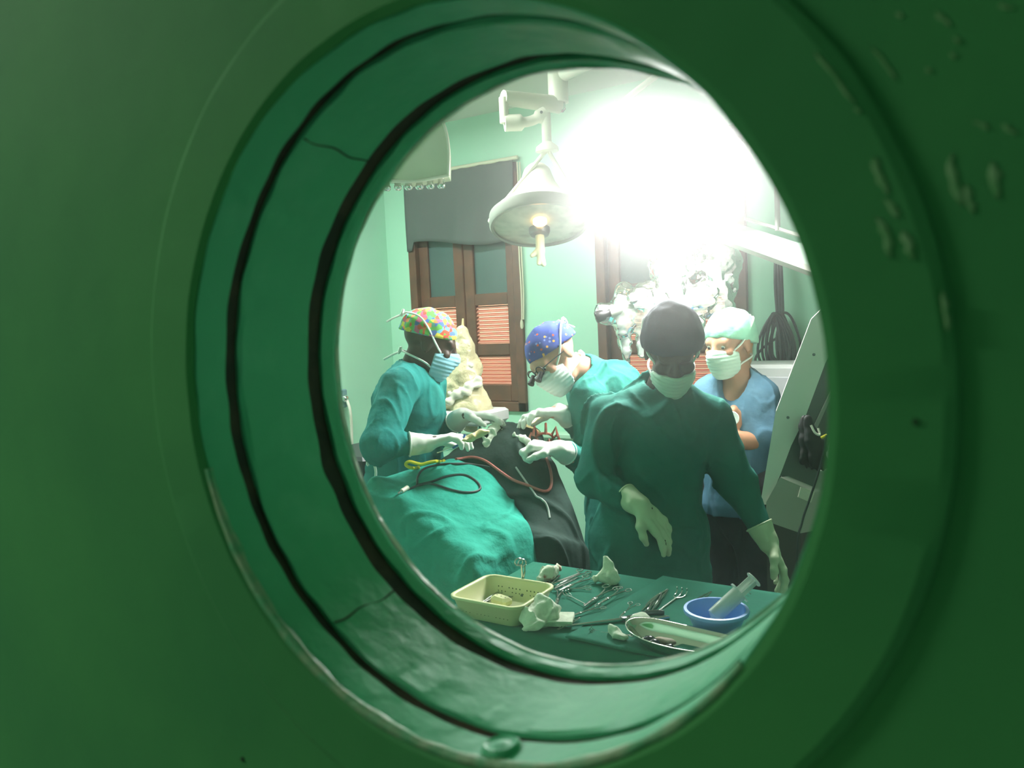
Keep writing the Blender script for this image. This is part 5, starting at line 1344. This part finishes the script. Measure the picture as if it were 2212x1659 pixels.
# ================================================================== CABINET, CABLES, OTHER EQUIPMENT
cxy = at(1700, 900, 3.50); cxy = zz(cxy, 0); cw, cdp, chh = .42, .30, at(1700, 787, 3.36)[2]
cb = thing('equipment_cabinet', 'pale grey equipment cabinet standing behind the nurse below the coiled cables', 'cabinet', cxy)
G().box(cxy + np.array([0, 0, chh / 2 + .03]), (cw, cdp, chh - .06), bev=.015).build('body', mat('cabinet_pale', srgb(196, 198, 196), .5), cb)
G().box(cxy + np.array([0, -cdp / 2 - .004, chh - .16]), (cw - .03, .012, .22), bev=.004).build('upper_panel', mat('panel_lilac', srgb(180, 182, 186), .5), cb)
G().box(cxy + np.array([0, -cdp / 2 - .004, .55]), (cw - .03, .012, .86), bev=.004).build('door', mat('panel_cream', srgb(200, 204, 190), .5), cb)
for sx in (-1, 1): G().lathe(cxy + np.array([sx * (cw / 2 - .05), 0, .03]), (1, 0, 0), [(.0001, -.012), (.03, -.012), (.03, .012), (.0001, .012)], 16).build('caster', blackrub, cb, True)
dr = at(1696, 968, 3.18)
dt = thing('round_drum', 'large round white drum leaning between the nurse and the slanted stand', 'drum', zz(dr, 0))
G().lathe(dr, hz(-cf), [(.0001, -.05), (.085, -.05), (.090, -.045), (.090, .01), (.084, .016), (.076, .012), (.0001, .018)], 48).build('drum', mat('drum_white', srgb(204, 212, 200), .45), dt, True)
G().tube([dr - np.array([0, 0, .08]), zz(dr, .03)], .016, 12).build('pole', lampgrey, dt, True)
G().lathe(zz(dr, 0), (0, 0, 1), [(.14, 0), (.14, .012), (.03, .035), (.0001, .036)], 28).build('foot', greym, dt, True)

# coiled cables hung on the wall
ch = ony(1683, 548, ROOM_Y1 - .02)
cbl = thing('cable_coil', 'bundle of coiled black cables hung on the green wall beside the louvred window', 'cables', ch)
G().lathe(ony(1681, 536, ROOM_Y1 + .002), (0, -1, 0), [(.02, 0), (.02, .008), (.006, .01), (.006, .04), (.0001, .042)], 14).build('wall_hook', steeld, cbl, True)
kn = ony(1685, 676, ROOM_Y1 - .06)
for k in range(3):
    G().tube(smooth_path([ch + np.array([.010 * (k - 1), -.02, .02]), (ch + kn) / 2 + np.array([.014 * (k - 1), -.02, 0]), kn + np.array([.012 * (k - 1), 0, 0])], 5), .0085, 8).build('cable_strand', cabm, cbl, True)
rr_ = np.random.RandomState(3); bot = ony(1690, 800, ROOM_Y1 - .06)
for k in range(9):
    hw = .022 + .007 * k + rr_.uniform(-.006, .006); hh = (kn[2] - bot[2]) / 2 * rr_.uniform(.78, 1.06)
    cc_ = np.array([kn[0] - .02 + rr_.uniform(-.015, .04), kn[1] + rr_.uniform(-.02, .025), kn[2] - hh])
    G().tube([cc_ + np.array([hw * math.sin(t) * (1 - .35 * math.cos(t)), .01 * math.sin(2 * t + k), hh * math.cos(t)]) for t in np.linspace(0, 2 * PI, 37)[:-1]], .0065, 7, closed=True).build('coil', cabm, cbl, True)
for k in range(6):
    x = kn[0] + .014 + .014 * k - .03; G().tube(smooth_path([kn + np.array([0, .01, -.02]), np.array([x, kn[1] - .01, (kn[2] + bot[2]) / 2]), np.array([x + .01, kn[1], bot[2] - .01])], 5), .0075, 7).build('cable_tail', cabm, cbl, True)
G().tube(smooth_path([kn + np.array([-.02, 0, -.12]), ony(1648, 752, ROOM_Y1 - .05), ony(1632, 775, ROOM_Y1 - .08), ony(1638, 800, ROOM_Y1 - .1)], 6), .006, 7).build('cable_tail', cabm, cbl, True)

# trolley wrapped in cream plastic behind the first surgeon
td = 3.62; tp = lambda x, y, d=td: at(x, y, d)
tw_ = thing('wrapped_trolley', 'equipment trolley wrapped in cream plastic in front of the louvred window', 'trolley', zz(tp(1005, 880), 0))
crm = mat('cream_plastic', srgb(196, 186, 150), .35, bump=.6, bscale=22, bdist=.02)
sdf_obj('wrapped_body', [cone(tp(1000, 715), .028, tp(1000, 760), .050), cone(tp(998, 760), .056, tp(1008, 800), .075), cone(tp(1000, 830), .080, tp(1018, 880), .100), cone(tp(965, 800), .035, tp(970, 870), .04)], crm, tw_, vox=.007, k=.02,
        disp=lambda Q: .010 * (.5 - np.abs(wnoise(Q, 31, 40))) * 1.5 + .004 * (.5 - np.abs(wnoise(Q, 32, 100))))
G().tube([tp(999, 730), tp(1000, 688)], [.010, .004], 8).build('mast_tip', MATS['foam_cream'], tw_, True)
film = sdf_obj('loose_film', [cone(tp(975, 850, td - .06), .014, tp(1035, 825, td - .08), .020, .5, cf), cone(tp(968, 868, td - .06), .016, tp(1015, 838, td - .09), .020, .5, cf), cone(tp(985, 775, td - .05), .012, tp(1015, 790, td - .06), .02, .5, cf)], mat('white_film', srgb(212, 210, 192), .3), tw_, vox=.006, k=.015, disp=lambda Q: .006 * (.5 - np.abs(wnoise(Q, 41, 80))))
tz_ = zz(tp(1012, 900), 0)
G().box(tz_ + np.array([0, 0, tp(1012, 884)[2] - .03]), (.30, .24, .06), bev=.01).build('shelf', MATS['cabinet_pale'], tw_)
G().box(tz_ + np.array([0, 0, .30]), (.30, .24, .04), bev=.01).build('shelf', MATS['cabinet_pale'], tw_)
for sx in (-1, 1):
    for sy2 in (-1, 1):
        b_ = tz_ + np.array([sx * .13, sy2 * .10, 0]); G().tube([b_ + np.array([0, 0, .05]), b_ + np.array([0, 0, tp(1012, 884)[2] - .04])], .010, 8).build('post', chrome, tw_, True)
        G().lathe(b_ + np.array([0, 0, .03]), (1, 0, 0), [(.0001, -.01), (.028, -.01), (.028, .01), (.0001, .01)], 14).build('caster', blackrub, tw_, True)
# low white ledge under the second window, behind the operating field
lg0 = ony(1150, 930, ROOM_Y1); 
G_ = thing('wall_ledge', 'pale green ledge along the wall below the windows', 'ledge', (lg0[0], ROOM_Y1 - .05, lg0[2] - .03))
G().box(((W1[0] + W2[1]) / 2, ROOM_Y1 - .045, lg0[2] - .012), (W2[1] - W1[0] + .4, .09, .03), bev=.006).build('shelf_board', mat('ledge_pale', srgb(176, 214, 186), .5), G_)
for k in range(4): G().box((W1[0] + .1 + k * .75, ROOM_Y1 - .03, lg0[2] - .07), (.03, .06, .09), bev=.004).build('bracket', MATS['ledge_pale'], G_)

# black drawer cart behind the first surgeon
kp = zz(at(786, 1000, 3.46), 0); kh = at(786, 978, 3.36)[2]
kt2 = thing('drawer_cart', 'black drawer cart behind the back of the surgeon in the patterned cap', 'cart', kp)
G().box(kp + np.array([0, 0, kh / 2 + .03]), (.34, .34, kh - .06), bev=.015).build('body', blackm, kt2)
for k in range(4):
    z = .2 + k * (kh - .26) / 4 + .1
    d_ = G().box(kp + np.array([0, -.176, z]), (.30, .014, (kh - .26) / 4 - .02), bev=.004).build('drawer', blackm, kt2)
    G().tube([kp + np.array([-.06, -.20, z + .03]), kp + np.array([.06, -.20, z + .03])], .006, 8).build('handle', lampgrey, d_, True)
for sx in (-1, 1):
    for sy2 in (-1, 1): G().lathe(kp + np.array([sx * .13, sy2 * .13, .03]), (1, 0, 0), [(.0001, -.012), (.03, -.012), (.03, .012), (.0001, .012)], 14).build('caster', blackrub, kt2, True)
# gas outlet on the left wall
go = onx(737, 868, ROOM_X0)
gt = thing('gas_outlet', 'small blue-grey gas outlet with a white hose on the left green wall', 'outlet', go)
G().box(go + np.array([.012, 0, .02]), (.024, .07, .11), bev=.006).build('plate', mat('outlet_blue', srgb(112, 146, 150), .5), gt)
G().lathe(go + np.array([.024, 0, .02]), (1, 0, 0), [(.022, 0), (.022, .02), (.014, .03), (.0001, .031)], 18).build('valve', chrome, gt, True)
G().tube(smooth_path([go + np.array([.05, 0, .01]), go + np.array([.07, 0, -.06]), go + np.array([.05, .02, -.2]), go + np.array([.03, .02, -.5])], 6), .009, 8).build('hose', lampm, gt, True)
